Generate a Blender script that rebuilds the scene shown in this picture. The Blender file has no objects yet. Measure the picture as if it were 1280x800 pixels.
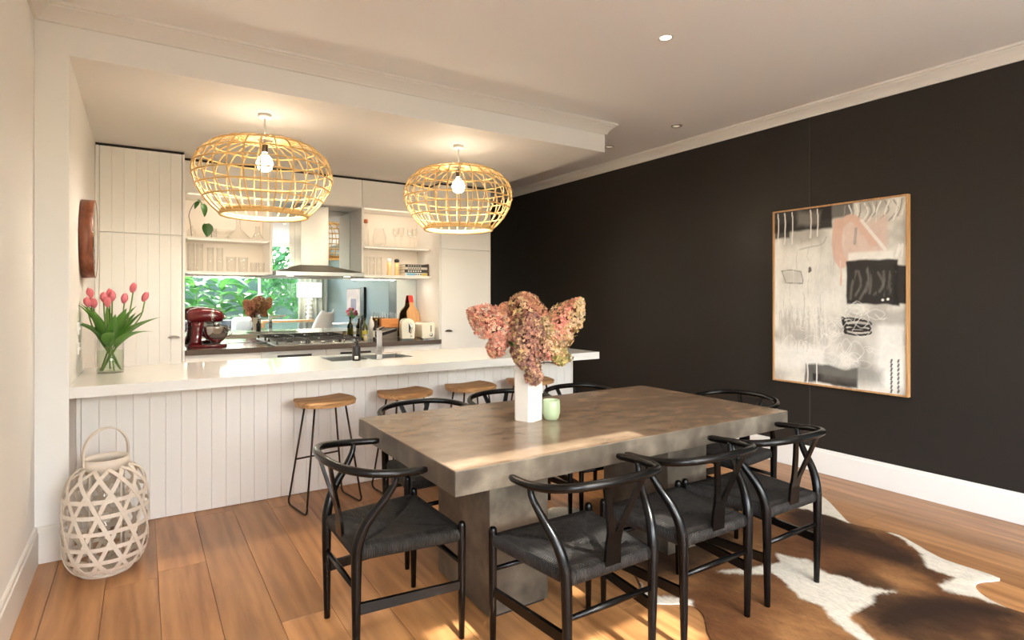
import bpy, bmesh, math, random
import numpy as np
from mathutils import Vector, Matrix
PI = math.pi
random.seed(7)
SC = bpy.context.scene
COL = SC.collection

# ------------------------------------------------------------------ camera, world, sun, exposure
CAM_H = 1.36
cam = bpy.data.objects.new('camera', bpy.data.cameras.new('camera'))
COL.objects.link(cam)
cam.location = (0, 0, CAM_H)
cam.rotation_euler = (PI/2, 0, -math.radians(32.75))
cam.data.sensor_width = 36.0
cam.data.lens = 36.0*719.3/1280.0
cam.data.shift_y = -28.4/1280.0
cam.data.clip_start = 0.02
SC.camera = cam

SC.view_settings.view_transform = 'Standard'
SC.view_settings.look = 'None'
SC.view_settings.gamma = 1.0
SC.view_settings.use_curve_mapping = False
SC.view_settings.exposure = 0.28
SC.cycles.use_denoising = True
SC.cycles.max_bounces = 10
SC.cycles.diffuse_bounces = 6
SC.cycles.glossy_bounces = 5
SC.cycles.transparent_max_bounces = 24
SC.cycles.sample_clamp_indirect = 6.0
SC.cycles.caustics_reflective = False
SC.cycles.caustics_refractive = False

W = bpy.data.worlds.new('sky'); SC.world = W
W.use_nodes = True
wn = W.node_tree.nodes; wl = W.node_tree.links
wbg = wn['Background']
wsky = wn.new('ShaderNodeTexSky'); wsky.sky_type = 'NISHITA'
wsky.sun_disc = False
wsky.sun_elevation = math.radians(45); wsky.sun_rotation = math.radians(180)
wsky.air_density = 1.0; wsky.dust_density = 3.0; wsky.ozone_density = 1.0
whaze = wn.new('ShaderNodeMix'); whaze.data_type = 'RGBA'      # bright hazy cloud veil over the blue
whaze.inputs['Factor'].default_value = 0.6
whaze.inputs['B'].default_value = (0.29, 0.288, 0.282, 1)
wl.new(wsky.outputs[0], whaze.inputs['A']); wl.new(whaze.outputs['Result'], wbg.inputs[0])
wbg.inputs[1].default_value = 8.4

def light(name, typ, loc, energy, color=(1, 1, 1), direction=None, parent=None, **kw):
    d = bpy.data.lights.new(name, typ)
    d.energy = energy; d.color = color
    for k, v in kw.items():
        setattr(d, k, v)
    o = bpy.data.objects.new(name, d); COL.objects.link(o)
    o.location = loc
    if direction is not None:
        o.rotation_euler = Vector(direction).to_track_quat('-Z', 'Y').to_euler()
    o.parent = parent
    return o

light('sun', 'SUN', (0, -10, 12), 14.0, (1.0, 0.96, 0.89), (0.04, 1.0, -1.0), angle=math.radians(0.6))

def portal(name, loc, direction, sx, sy):
    o = light(name, 'AREA', loc, 1.0, direction=direction, shape='RECTANGLE', size=sx, size_y=sy)
    o.data.cycles.is_portal = True
    return o

FILL_DOWN_W = 14  # strength of the added fill downlights behind the camera
portal('window_portal', (2.0, -3.72, 1.4), (0, 1, 0), 4.2, 2.8)
portal('added_side_window_portal', (-0.40, -2.0, 1.35), (1, 0, 0), 2.6, 2.3)
portal('added_skylight_portal', (1.35, -0.8, 2.87), (0, 0, -1), 0.9, 1.25)

# ------------------------------------------------------------------ materials
MATS = {}
def srgb(r, g, b):
    f = lambda c: (c/255.0)/12.92 if c/255.0 <= 0.04045 else ((c/255.0+0.055)/1.055)**2.4
    return (f(r), f(g), f(b), 1.0)

class NT:
    def __init__(self, name):
        self.m = bpy.data.materials.new(name); self.m.use_nodes = True
        self.n = self.m.node_tree.nodes; self.l = self.m.node_tree.links
        self.b = self.n['Principled BSDF']; self.out = self.n['Material Output']
    def new(self, t, **kw):
        x = self.n.new(t)
        for k, v in kw.items():
            setattr(x, k, v)
        return x
    def link(self, a, b):
        self.l.new(a, b)

def mat(name, col, rough=0.5, metal=0.0, noise=None, bump=None, coat=0.0, spec=None, emit=None, stretch=(1, 1, 1), trans=0.0, sheen=0.0):
    if name in MATS:
        return MATS[name]
    t = NT(name)
    if len(col) == 3:
        col = tuple(col)+(1,)
    b = t.b
    b.inputs['Base Color'].default_value = col
    b.inputs['Roughness'].default_value = rough
    b.inputs['Metallic'].default_value = metal
    b.inputs['Coat Weight'].default_value = coat
    b.inputs['Sheen Weight'].default_value = sheen
    if spec is not None:
        b.inputs['Specular IOR Level'].default_value = spec
    if emit:
        b.inputs['Emission Color'].default_value = tuple(emit[0])+(1,)
        b.inputs['Emission Strength'].default_value = emit[1]
    if noise or bump:
        tc = t.new('ShaderNodeTexCoord'); mp = t.new('ShaderNodeMapping')
        mp.inputs['Scale'].default_value = stretch
        t.link(tc.outputs['Object'], mp.inputs['Vector'])
    if noise:
        nz = t.new('ShaderNodeTexNoise'); nz.inputs['Scale'].default_value = noise[0]; nz.inputs['Detail'].default_value = 5
        t.link(mp.outputs[0], nz.inputs['Vector'])
        mx = t.new('ShaderNodeMix', data_type='RGBA')
        k = noise[1]
        c2 = noise[2] if len(noise) > 2 else tuple(min(1, c*(1+k)) for c in col[:3])
        c1 = tuple(c*(1-k) for c in col[:3])
        mx.inputs['A'].default_value = tuple(c1[:3])+(1,)
        mx.inputs['B'].default_value = tuple(c2[:3])+(1,)
        t.link(nz.outputs['Fac'], mx.inputs['Factor'])
        t.link(mx.outputs['Result'], b.inputs['Base Color'])
    if bump:
        nb = t.new('ShaderNodeTexNoise'); nb.inputs['Scale'].default_value = bump[0]; nb.inputs['Detail'].default_value = 4
        t.link(mp.outputs[0], nb.inputs['Vector'])
        bp = t.new('ShaderNodeBump'); bp.inputs['Strength'].default_value = bump[1]; bp.inputs['Distance'].default_value = 0.01
        t.link(nb.outputs['Fac'], bp.inputs['Height']); t.link(bp.outputs[0], b.inputs['Normal'])
    if trans:
        tr = t.new('ShaderNodeBsdfTranslucent'); tr.inputs[0].default_value = col
        mx2 = t.new('ShaderNodeMixShader'); mx2.inputs[0].default_value = trans
        t.link(b.outputs[0], mx2.inputs[1]); t.link(tr.outputs[0], mx2.inputs[2]); t.link(mx2.outputs[0], t.out.inputs[0])
    MATS[name] = t.m
    return t.m

def glass_mat(name, tint=(0.95, 0.97, 0.96), strength=1.0):
    t = NT(name)
    tr = t.new('ShaderNodeBsdfTransparent'); tr.inputs[0].default_value = tuple(tint)+(1,)
    gl = t.new('ShaderNodeBsdfGlossy'); gl.inputs['Roughness'].default_value = 0.02
    fr = t.new('ShaderNodeLayerWeight'); fr.inputs['Blend'].default_value = 0.5
    pw_ = t.new('ShaderNodeMath', operation='POWER'); pw_.inputs[1].default_value = 3.5
    mt = t.new('ShaderNodeMath', operation='MULTIPLY_ADD'); mt.inputs[1].default_value = 0.55*strength; mt.inputs[2].default_value = 0.035*strength
    mx = t.new('ShaderNodeMixShader')
    t.link(fr.outputs['Facing'], pw_.inputs[0]); t.link(pw_.outputs[0], mt.inputs[0]); t.link(mt.outputs[0], mx.inputs[0])
    t.link(tr.outputs[0], mx.inputs[1]); t.link(gl.outputs[0], mx.inputs[2]); t.link(mx.outputs[0], t.out.inputs[0])
    return t.m

def attr_mat(name, attr='Col', rough=0.6, noise_scale=0, noise_amt=0.0, bump=None, trans=0.0, sheen=0.0):
    t = NT(name)
    a = t.new('ShaderNodeVertexColor'); a.layer_name = attr
    src = a.outputs[0]
    tc = t.new('ShaderNodeTexCoord')
    if noise_scale:
        nz = t.new('ShaderNodeTexNoise'); nz.inputs['Scale'].default_value = noise_scale; nz.inputs['Detail'].default_value = 6
        t.link(tc.outputs['Object'], nz.inputs['Vector'])
        mr = t.new('ShaderNodeMapRange'); mr.inputs['To Min'].default_value = 1-noise_amt; mr.inputs['To Max'].default_value = 1+noise_amt
        mr.inputs['From Min'].default_value = 0.25; mr.inputs['From Max'].default_value = 0.75
        t.link(nz.outputs['Fac'], mr.inputs['Value'])
        mx = t.new('ShaderNodeMix', data_type='RGBA', blend_type='MULTIPLY'); mx.inputs['Factor'].default_value = 1.0
        t.link(src, mx.inputs['A']); t.link(mr.outputs[0], mx.inputs['B'])
        src = mx.outputs['Result']
    t.link(src, t.b.inputs['Base Color'])
    t.b.inputs['Roughness'].default_value = rough
    t.b.inputs['Sheen Weight'].default_value = sheen
    if bump:
        nb = t.new('ShaderNodeTexNoise'); nb.inputs['Scale'].default_value = bump[0]; nb.inputs['Detail'].default_value = 4
        t.link(tc.outputs['Object'], nb.inputs['Vector'])
        bp = t.new('ShaderNodeBump'); bp.inputs['Strength'].default_value = bump[1]; bp.inputs['Distance'].default_value = 0.01
        t.link(nb.outputs['Fac'], bp.inputs['Height']); t.link(bp.outputs[0], t.b.inputs['Normal'])
    if trans:
        tr = t.new('ShaderNodeBsdfTranslucent'); t.link(src, tr.inputs[0])
        m2 = t.new('ShaderNodeMixShader'); m2.inputs[0].default_value = trans
        t.link(t.b.outputs[0], m2.inputs[1]); t.link(tr.outputs[0], m2.inputs[2]); t.link(m2.outputs[0], t.out.inputs[0])
    return t.m

def oak_mat(name, light_c, dark_c, rough=0.38, along='Y', vary=0.25, scale=1.0):
    """wood with long grain; each object gets its own tone and its own cut of the grain"""
    t = NT(name)
    tc = t.new('ShaderNodeTexCoord'); oi = t.new('ShaderNodeObjectInfo')
    add = t.new('ShaderNodeVectorMath', operation='ADD')
    mul = t.new('ShaderNodeVectorMath', operation='SCALE'); mul.inputs['Scale'].default_value = 37.0
    cmb = t.new('ShaderNodeCombineXYZ')
    for i in range(3):
        t.link(oi.outputs['Random'], cmb.inputs[i])
    t.link(cmb.outputs[0], mul.inputs[0])
    t.link(tc.outputs['Object'], add.inputs[0]); t.link(mul.outputs[0], add.inputs[1])
    mp = t.new('ShaderNodeMapping')
    sc = {'Y': (5, 0.5, 5), 'X': (0.7, 9, 9), 'Z': (9, 9, 0.7)}[along]
    mp.inputs['Scale'].default_value = tuple(s*scale for s in sc)
    t.link(add.outputs[0], mp.inputs['Vector'])
    n1 = t.new('ShaderNodeTexNoise'); n1.inputs['Scale'].default_value = 1.6; n1.inputs['Detail'].default_value = 6; n1.inputs['Distortion'].default_value = 1.2
    n2 = t.new('ShaderNodeTexNoise'); n2.inputs['Scale'].default_value = 14; n2.inputs['Detail'].default_value = 3
    wv = t.new('ShaderNodeTexWave'); wv.wave_type = 'BANDS'; wv.bands_direction = {'Y': 'X', 'X': 'Y', 'Z': 'X'}[along]
    wv.inputs['Scale'].default_value = 0.9; wv.inputs['Distortion'].default_value = 14; wv.inputs['Detail'].default_value = 3
    for n in (n1, n2, wv):
        t.link(mp.outputs[0], n.inputs['Vector'])
    m1 = t.new('ShaderNodeMath', operation='MULTIPLY_ADD'); m1.inputs[1].default_value = 0.14
    t.link(wv.outputs['Fac'], m1.inputs[0])
    m0 = t.new('ShaderNodeMath', operation='MULTIPLY'); m0.inputs[1].default_value = 0.85
    t.link(n1.outputs['Fac'], m0.inputs[0]); t.link(m0.outputs[0], m1.inputs[2])
    m2 = t.new('ShaderNodeMath', operation='MULTIPLY_ADD'); m2.inputs[1].default_value = 0.20; m2.inputs[2].default_value = 0
    t.link(n2.outputs['Fac'], m2.inputs[0])
    m3 = t.new('ShaderNodeMath', operation='ADD'); t.link(m1.outputs[0], m3.inputs[0]); t.link(m2.outputs[0], m3.inputs[1])
    rp = t.new('ShaderNodeValToRGB')
    rp.color_ramp.elements[0].position = 0.30; rp.color_ramp.elements[0].color = dark_c
    rp.color_ramp.elements[1].position = 0.80; rp.color_ramp.elements[1].color = light_c
    t.link(m3.outputs[0], rp.inputs['Fac'])
    mr = t.new('ShaderNodeMapRange'); mr.inputs['To Min'].default_value = 1-vary; mr.inputs['To Max'].default_value = 1+vary
    t.link(oi.outputs['Random'], mr.inputs['Value'])
    mx = t.new('ShaderNodeMix', data_type='RGBA', blend_type='MULTIPLY'); mx.inputs['Factor'].default_value = 1
    t.link(rp.outputs[0], mx.inputs['A']); t.link(mr.outputs[0], mx.inputs['B'])
    t.link(mx.outputs['Result'], t.b.inputs['Base Color'])
    t.b.inputs['Roughness'].default_value = rough
    bp = t.new('ShaderNodeBump'); bp.inputs['Strength'].default_value = 0.12; bp.inputs['Distance'].default_value = 0.004
    t.link(m3.outputs[0], bp.inputs['Height']); t.link(bp.outputs[0], t.b.inputs['Normal'])
    return t.m

def concrete_mat(name, c1, c2, c3, rough, spread=0.14, stretch=(1, 1, 1), rv=0.10):
    t = NT(name)
    tc0 = t.new('ShaderNodeTexCoord'); tc = t.new('ShaderNodeMapping'); tc.inputs['Scale'].default_value = stretch
    t.link(tc0.outputs['Object'], tc.inputs[0])
    n1 = t.new('ShaderNodeTexNoise'); n1.inputs['Scale'].default_value = 2.6; n1.inputs['Detail'].default_value = 9; n1.inputs['Distortion'].default_value = 0.7
    n2 = t.new('ShaderNodeTexNoise'); n2.inputs['Scale'].default_value = 11; n2.inputs['Detail'].default_value = 7
    n3 = t.new('ShaderNodeTexNoise'); n3.inputs['Scale'].default_value = 60; n3.inputs['Detail'].default_value = 4
    for n in (n1, n2, n3):
        t.link(tc.outputs[0], n.inputs['Vector'])
    ad = t.new('ShaderNodeMath', operation='MULTIPLY_ADD'); ad.inputs[1].default_value = 0.5
    t.link(n2.outputs['Fac'], ad.inputs[0])
    ml = t.new('ShaderNodeMath', operation='MULTIPLY'); ml.inputs[1].default_value = 0.5
    t.link(n1.outputs['Fac'], ml.inputs[0]); t.link(ml.outputs[0], ad.inputs[2])
    rp = t.new('ShaderNodeValToRGB')
    e = rp.color_ramp.elements
    e[0].position = 0.5-spread; e[0].color = c1
    e[1].position = 0.5+spread; e[1].color = c3
    m = e.new(0.5); m.color = c2
    t.link(ad.outputs[0], rp.inputs[0])
    t.link(rp.outputs[0], t.b.inputs['Base Color'])
    r2 = t.new('ShaderNodeMapRange'); r2.inputs['To Min'].default_value = rough-rv; r2.inputs['To Max'].default_value = rough+rv
    t.link(n2.outputs['Fac'], r2.inputs['Value']); t.link(r2.outputs[0], t.b.inputs['Roughness'])
    bp = t.new('ShaderNodeBump'); bp.inputs['Strength'].default_value = 0.10; bp.inputs['Distance'].default_value = 0.004
    t.link(n3.outputs['Fac'], bp.inputs['Height']); t.link(bp.outputs[0], t.b.inputs['Normal'])
    return t.m

M_WALL = mat('white wall paint', srgb(240, 238, 234), 0.6, noise=(1.5, 0.015), bump=(180, 0.03))
M_CEIL = mat('ceiling paint', srgb(244, 243, 241), 0.7, noise=(1.2, 0.015))
M_TRIM = mat('satin trim paint', srgb(231, 227, 220), 0.35, noise=(2, 0.01))
M_BLACK = mat('black wall paint', srgb(43, 39, 36), 0.36, noise=(1.3, 0.10), bump=(220, 0.04), spec=0.22)
M_BLUE = mat('blue grey wall paint', srgb(98, 112, 112), 0.5, noise=(1.5, 0.03))
M_CAB = mat('white cabinet paint', srgb(242, 239, 234), 0.33, noise=(2, 0.012))
M_CABIN = mat('shelf lining', srgb(236, 226, 214), 0.5, noise=(2, 0.015))
M_GAPSHADE = mat('recess shade', srgb(38, 30, 26), 0.7, noise=(3, 0.1))  # colour stands in for the shade in the gap above the cupboards
M_STONE = mat('white stone worktop', srgb(238, 236, 230), 0.12, noise=(30, 0.02), coat=0.3)
M_DSTONE = mat('dark stone worktop', srgb(92, 82, 76), 0.10, noise=(60, 0.14), coat=0.3)
M_MIRROR = mat('mirror glass', (0.86, 0.91, 0.89), 0.005, 1.0)
M_MIRROR2 = mat('round mirror glass', (0.93, 0.94, 0.94), 0.005, 1.0, noise=(0.5, 0.005))
M_STEEL = mat('brushed steel', (0.46, 0.45, 0.43), 0.28, 1.0, noise=(3, 0.05), stretch=(1, 1, 40))
M_CHROME = mat('chrome', (0.80, 0.80, 0.80), 0.08, 1.0, noise=(2, 0.02))
M_BRONZE = mat('dark bronze', (0.10, 0.085, 0.07), 0.32, 1.0, noise=(10, 0.1))
M_IRON = mat('cast iron', srgb(46, 40, 38), 0.5, 0.0, noise=(30, 0.2))
M_ROD = mat('stool steel rod', srgb(62, 50, 42), 0.35, 0.8, noise=(20, 0.1))
M_BLACKWOOD = mat('black lacquered wood', srgb(7, 6, 6), 0.26, 0.0, noise=(8, 0.2), spec=0.28, stretch=(6, 6, 1))
M_RATTAN = mat('rattan cane', srgb(224, 186, 122), 0.45, noise=(14, 0.22))
M_BAMBOO = mat('washed bamboo', srgb(216, 204, 189), 0.65, noise=(9, 0.12), bump=(60, 0.1))
M_WHITEPLASTIC = mat('white plastic', srgb(238, 237, 234), 0.3, noise=(3, 0.01))
M_GLASS = glass_mat('clear glass', (0.98, 0.985, 0.98))
M_TUMBLER = glass_mat('tumbler glass', (0.985, 0.985, 0.98), 1.2)
M_PANE = glass_mat('window glass', (0.97, 0.985, 0.98), 0.6)
M_WATER = glass_mat('vase water', (0.90, 0.95, 0.86), 0.6)
M_BULB = mat('lit bulb', (1, 0.9, 0.7), 0.4, emit=((1.0, 0.80, 0.52), 30.0))
M_OAK = oak_mat('oak plank', srgb(182, 132, 84), srgb(124, 80, 44), 0.34, 'Y', 0.16)
M_SEATWOOD = oak_mat('stool seat wood', srgb(204, 160, 110), srgb(126, 86, 50), 0.45, 'X', 0.12, 1.6)
M_FRAMEWOOD = oak_mat('picture frame oak', srgb(206, 160, 110), srgb(166, 118, 72), 0.45, 'Z', 0.05, 1.5)
M_WALNUT = oak_mat('walnut rim', srgb(132, 74, 46), srgb(84, 42, 26), 0.38, 'Z', 0.05, 1.5)
M_BOARDWOOD = oak_mat('chopping board wood', srgb(204, 158, 106), srgb(160, 110, 66), 0.5, 'Z', 0.05, 2.0)
M_BLOCKWOOD = oak_mat('knife block wood', srgb(206, 138, 76), srgb(166, 98, 46), 0.45, 'X', 0.05, 2.0)
M_TABLETOP = concrete_mat('brown polished concrete', srgb(88, 72, 58), srgb(124, 104, 85), srgb(158, 136, 113), 0.22, 0.32, (0.8, 1.2, 1), 0.03)
M_CONCRETE = concrete_mat('grey concrete', srgb(56, 49, 42), srgb(88, 80, 69), srgb(124, 115, 101), 0.42, 0.17)
M_BURGUNDY = mat('burgundy enamel', srgb(92, 12, 20), 0.15, noise=(3, 0.05), coat=0.6)
M_CREAM = mat('cream enamel', srgb(245, 238, 218), 0.2, noise=(3, 0.02), coat=0.4)
M_BLACKPLASTIC = mat('black plastic', srgb(24, 23, 24), 0.35, noise=(10, 0.1))
M_RED = mat('red paint dip', srgb(196, 52, 40), 0.4, noise=(6, 0.05))
M_CERAMIC = mat('white ceramic', srgb(224, 219, 209), 0.25, noise=(4, 0.015))
M_GREENCUP = mat('sage ceramic', srgb(168, 184, 148), 0.35, noise=(14, 0.06))
M_STEM = mat('tulip stem green', srgb(112, 146, 62), 0.45, noise=(12, 0.15), trans=0.2)
M_LEAF = mat('tulip leaf green', srgb(84, 128, 52), 0.45, noise=(10, 0.2), trans=0.25)
M_TULIP = mat('pink tulip petal', srgb(242, 142, 154), 0.5, noise=(18, 0.18), trans=0.3)
M_TWIG = mat('dried twig', srgb(62, 46, 34), 0.7, noise=(30, 0.2))
M_DARKLEAF = mat('heart leaf green', srgb(52, 96, 40), 0.35, noise=(12, 0.2), trans=0.2)
M_GARDEN = mat('garden leaf', srgb(52, 100, 48), 0.45, noise=(3, 0.4), trans=0.3)
M_GARDEN2 = mat('banana leaf', srgb(74, 124, 56), 0.4, noise=(4, 0.35), trans=0.3)
M_FABRIC = mat('grey sofa fabric', srgb(86, 90, 94), 0.9, noise=(40, 0.1), bump=(300, 0.1))
M_WHITEFABRIC = mat('white fabric', srgb(234, 232, 226), 0.9, noise=(30, 0.03), bump=(200, 0.1))
M_CURTAIN = mat('sheer curtain', srgb(176, 182, 174), 0.9, noise=(8, 0.03), trans=0.25)
M_SHADE = mat('lamp shade linen', srgb(246, 242, 230), 0.8, noise=(60, 0.02), emit=((1.0, 0.93, 0.80), 1.6))
M_PAPER = mat('book pages', srgb(236, 230, 216), 0.8, noise=(60, 0.04))
M_JOINT = mat('floor joint', srgb(74, 48, 30), 0.8, noise=(10, 0.1))
M_PAVE = mat('garden paving', srgb(214, 210, 202), 0.8, noise=(6, 0.1))
M_RENDER = mat('garden wall render', srgb(74, 88, 70), 0.8, noise=(4, 0.05))

# ------------------------------------------------------------------ mesh helpers
class MB:
    def __init__(self):
        self.v = []; self.f = []; self.s = []
    def add(self, vs, fs, smooth=False):
        o = len(self.v)
        self.v.extend([tuple(p) for p in vs])
        for q in fs:
            self.f.append(tuple(i+o for i in q)); self.s.append(smooth)
        return self
    def box(self, a, b, bev=0.0):
        x0, y0, z0 = [min(p, q) for p, q in zip(a, b)]; x1, y1, z1 = [max(p, q) for p, q in zip(a, b)]
        if bev <= 0:
            vs = [(x0, y0, z0), (x1, y0, z0), (x1, y1, z0), (x0, y1, z0), (x0, y0, z1), (x1, y0, z1), (x1, y1, z1), (x0, y1, z1)]
            return self.add(vs, [(0, 3, 2, 1), (4, 5, 6, 7), (0, 1, 5, 4), (1, 2, 6, 5), (2, 3, 7, 6), (3, 0, 4, 7)])
        bm = bmesh.new()
        bmesh.ops.create_cube(bm, size=1.0)
        for v in bm.verts:
            v.co = Vector(((x0+x1)/2+v.co.x*(x1-x0), (y0+y1)/2+v.co.y*(y1-y0), (z0+z1)/2+v.co.z*(z1-z0)))
        bmesh.ops.bevel(bm, geom=bm.edges[:], offset=min(bev, 0.49*min(x1-x0, y1-y0, z1-z0)), segments=2, profile=0.5, affect='EDGES')
        bm.verts.index_update()
        self.add([v.co[:] for v in bm.verts], [tuple(v.index for v in f.verts) for f in bm.faces], False)
        bm.free(); return self
    def tube(self, pts, r, n=10, closed=False, caps=True, flat=None):
        """round tube; flat=(w,t,upvector) makes a flat strip instead"""
        P = [Vector(p) for p in pts]; m = len(P)
        R = r if isinstance(r, (list, tuple)) else [r]*m
        T = []
        for i in range(m):
            a = P[(i-1) % m] if (closed or i > 0) else P[i]
            b = P[(i+1) % m] if (closed or i < m-1) else P[i]
            d = (b-a); T.append(d.normalized() if d.length > 1e-9 else Vector((0, 0, 1)))
        u = T[0].orthogonal().normalized()
        vs = []
        for i in range(m):
            u = (u - T[i]*u.dot(T[i]))
            u = u.normalized() if u.length > 1e-6 else T[i].orthogonal().normalized()
            w = T[i].cross(u)
            for k in range(n):
                an = 2*PI*k/n
                vs.append(P[i]+u*(math.cos(an)*R[i])+w*(math.sin(an)*R[i]))
        fs = []
        mm = m if closed else m-1
        for i in range(mm):
            j = (i+1) % m
            for k in range(n):
                k2 = (k+1) % n
                fs.append((i*n+k, i*n+k2, j*n+k2, j*n+k))
        if closed:
            # frames may be twisted at the seam; re-align by nearest vertex
            last = (m-1)*n; best = min(range(n), key=lambda s: (Vector(vs[last])-Vector(vs[s])).length)
            fs = fs[:(m-1)*n]
            for k in range(n):
                k2 = (k+1) % n
                fs.append((last+k, last+k2, (k2+best) % n, (k+best) % n))
        self.add(vs, fs, True)
        if caps and not closed:
            o = len(self.v)-m*n
            self.f.append(tuple(o+k for k in range(n))[::-1]); self.s.append(False)
            self.f.append(tuple(o+(m-1)*n+k for k in range(n))); self.s.append(False)
        return self
    def strip(self, pts, normals, w, t, closed=False):
        """flat strip of width w and thickness t following pts, lying on surface normals"""
        P = [Vector(p) for p in pts]; m = len(P); vs = []
        for i in range(m):
            a = P[(i-1) % m] if (closed or i > 0) else P[i]
            b = P[(i+1) % m] if (closed or i < m-1) else P[i]
            tg = (b-a).normalized(); nn = Vector(normals[i]); nn = (nn-tg*nn.dot(tg)).normalized(); sd = tg.cross(nn)
            for sx, sn in ((-1, -1), (1, -1), (1, 1), (-1, 1)):
                vs.append(P[i]+sd*(sx*w/2)+nn*(sn*t/2))
        fs = []
        for i in range(m if closed else m-1):
            j = (i+1) % m
            for k in range(4):
                k2 = (k+1) % 4
                fs.append((i*4+k, j*4+k, j*4+k2, i*4+k2))
        if not closed:
            fs.append((0, 1, 2, 3)); e = (m-1)*4; fs.append((e+3, e+2, e+1, e))
        return self.add(vs, fs, False)
    def lathe(self, prof, n=32, c=(0, 0, 0), smooth=True, axis='Z', cap=True):
        vs = []
        m = len(prof)
        for (r, z) in prof:
            for k in range(n):
                a = 2*PI*k/n
                x, y = r*math.cos(a), r*math.sin(a)
                p = {'Z': (x, y, z), 'X': (z, x, y), 'Y': (y, z, x)}[axis]
                vs.append((c[0]+p[0], c[1]+p[1], c[2]+p[2]))
        fs = []
        for i in range(m-1):
            for k in range(n):
                k2 = (k+1) % n
                fs.append((i*n+k, i*n+k2, (i+1)*n+k2, (i+1)*n+k))
        self.add(vs, fs, smooth)
        if cap:
            o = len(self.v)-m*n
            if prof[0][0] > 1e-6:
                self.f.append(tuple(o+k for k in range(n))[::-1]); self.s.append(False)
            if prof[-1][0] > 1e-6:
                self.f.append(tuple(o+(m-1)*n+k for k in range(n))); self.s.append(False)
        return self
    def prism(self, poly, z0, z1, axis='Z'):
        """poly of 2-d points extruded; axis Z: (x,y)+z, Y: (x,z)+y, X: (y,z)+x"""
        n = len(poly)
        g = {'Z': lambda a, b, h: (a, b, h), 'Y': lambda a, b, h: (a, h, b), 'X': lambda a, b, h: (h, a, b)}[axis]
        vs = [g(a, b, z0) for a, b in poly]+[g(a, b, z1) for a, b in poly]
        fs = [tuple(range(n))[::-1], tuple(range(n, 2*n))]+[(i, (i+1) % n, n+(i+1) % n, n+i) for i in range(n)]
        return self.add(vs, fs, False)
    def sphere(self, c, r, n=20, m=12, sc=(1, 1, 1)):
        prof = []
        vs = []
        for i in range(m+1):
            th = PI*i/m
            for k in range(n):
                a = 2*PI*k/n
                vs.append((c[0]+r*sc[0]*math.sin(th)*math.cos(a), c[1]+r*sc[1]*math.sin(th)*math.sin(a), c[2]-r*sc[2]*math.cos(th)))
        fs = []
        for i in range(m):
            for k in range(n):
                k2 = (k+1) % n
                fs.append((i*n+k, i*n+k2, (i+1)*n+k2, (i+1)*n+k))
        return self.add(vs, fs, True)
    def mesh(self, name, m):
        me = bpy.data.meshes.new(name)
        me.from_pydata(self.v, [], self.f)
        me.polygons.foreach_set('use_smooth', self.s)
        bm = bmesh.new(); bm.from_mesh(me)
        bmesh.ops.remove_doubles(bm, verts=bm.verts[:], dist=1e-6)
        bmesh.ops.recalc_face_normals(bm, faces=bm.faces[:])
        bm.to_mesh(me); bm.free()
        if m is not None:
            me.materials.append(m)
        return me
    def build(self, name, m, parent=None, loc=None):
        return obj(name, self.mesh(name, m), parent, loc)

def obj(name, me, parent=None, loc=None, rotz=0.0):
    o = bpy.data.objects.new(name, me); COL.objects.link(o)
    if loc is not None:
        o.location = loc
    if rotz:
        o.rotation_euler = (0, 0, rotz)
    o.parent = parent
    return o

def tag(o, label, cat, group=None):
    o['label'] = label; o['category'] = cat
    if group:
        o['group'] = group
    return o

def thing(name, label, cat, loc=(0, 0, 0), rotz=0.0, group=None):
    o = bpy.data.objects.new(name, None); COL.objects.link(o)
    o.empty_display_size = 0.05
    o.location = loc; o.rotation_euler = (0, 0, rotz)
    return tag(o, label, cat, group)

def struct(o, label=None, cat=None):
    o['kind'] = 'structure'
    if label:
        o['label'] = label
    if cat:
        o['category'] = cat
    return o

def dup(root, loc, rotz=0.0, label=None, group=None):
    r = root.copy(); COL.objects.link(r); r.location = loc; r.rotation_euler = (0, 0, rotz)
    if label:
        r['label'] = label
    if group:
        r['group'] = group
    for ch in list(root.children):
        c = ch.copy(); COL.objects.link(c); c.parent = r
        for g in list(ch.children):
            d = g.copy(); COL.objects.link(d); d.parent = c
    return r

def arc(c, r, a0, a1, n, z=0.0):
    return [(c[0]+r*math.cos(a0+(a1-a0)*i/(n-1)), c[1]+r*math.sin(a0+(a1-a0)*i/(n-1)), z) for i in range(n)]

def smooth_path(pts, k=6):
    """Catmull-Rom through points (tuples of any length)"""
    P = [np.array(p, float) for p in pts]
    P = [2*P[0]-P[1]]+P+[2*P[-1]-P[-2]]
    out = []
    for i in range(1, len(P)-2):
        for j in range(k):
            t = j/k
            a, b, c, d = P[i-1], P[i], P[i+1], P[i+2]
            out.append(tuple(0.5*((2*b)+(-a+c)*t+(2*a-5*b+4*c-d)*t*t+(-a+3*b-3*c+d)*t**3)))
    out.append(tuple(P[-2]))
    return out

# ------------------------------------------------------------------ room dimensions
XL, XR = -0.46, 4.43            # left wall, black wall
YN = 3.78                       # face of the nib and the bulkhead
ZC, ZS = 2.865, 2.623           # main ceiling, kitchen soffit
XS = 3.393                      # right end of the bulkhead
YB = 6.38                       # mirror / kitchen back wall face
YW = -3.80                      # window wall behind the camera
YE = 8.30                       # end of the passage beside the kitchen

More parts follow.
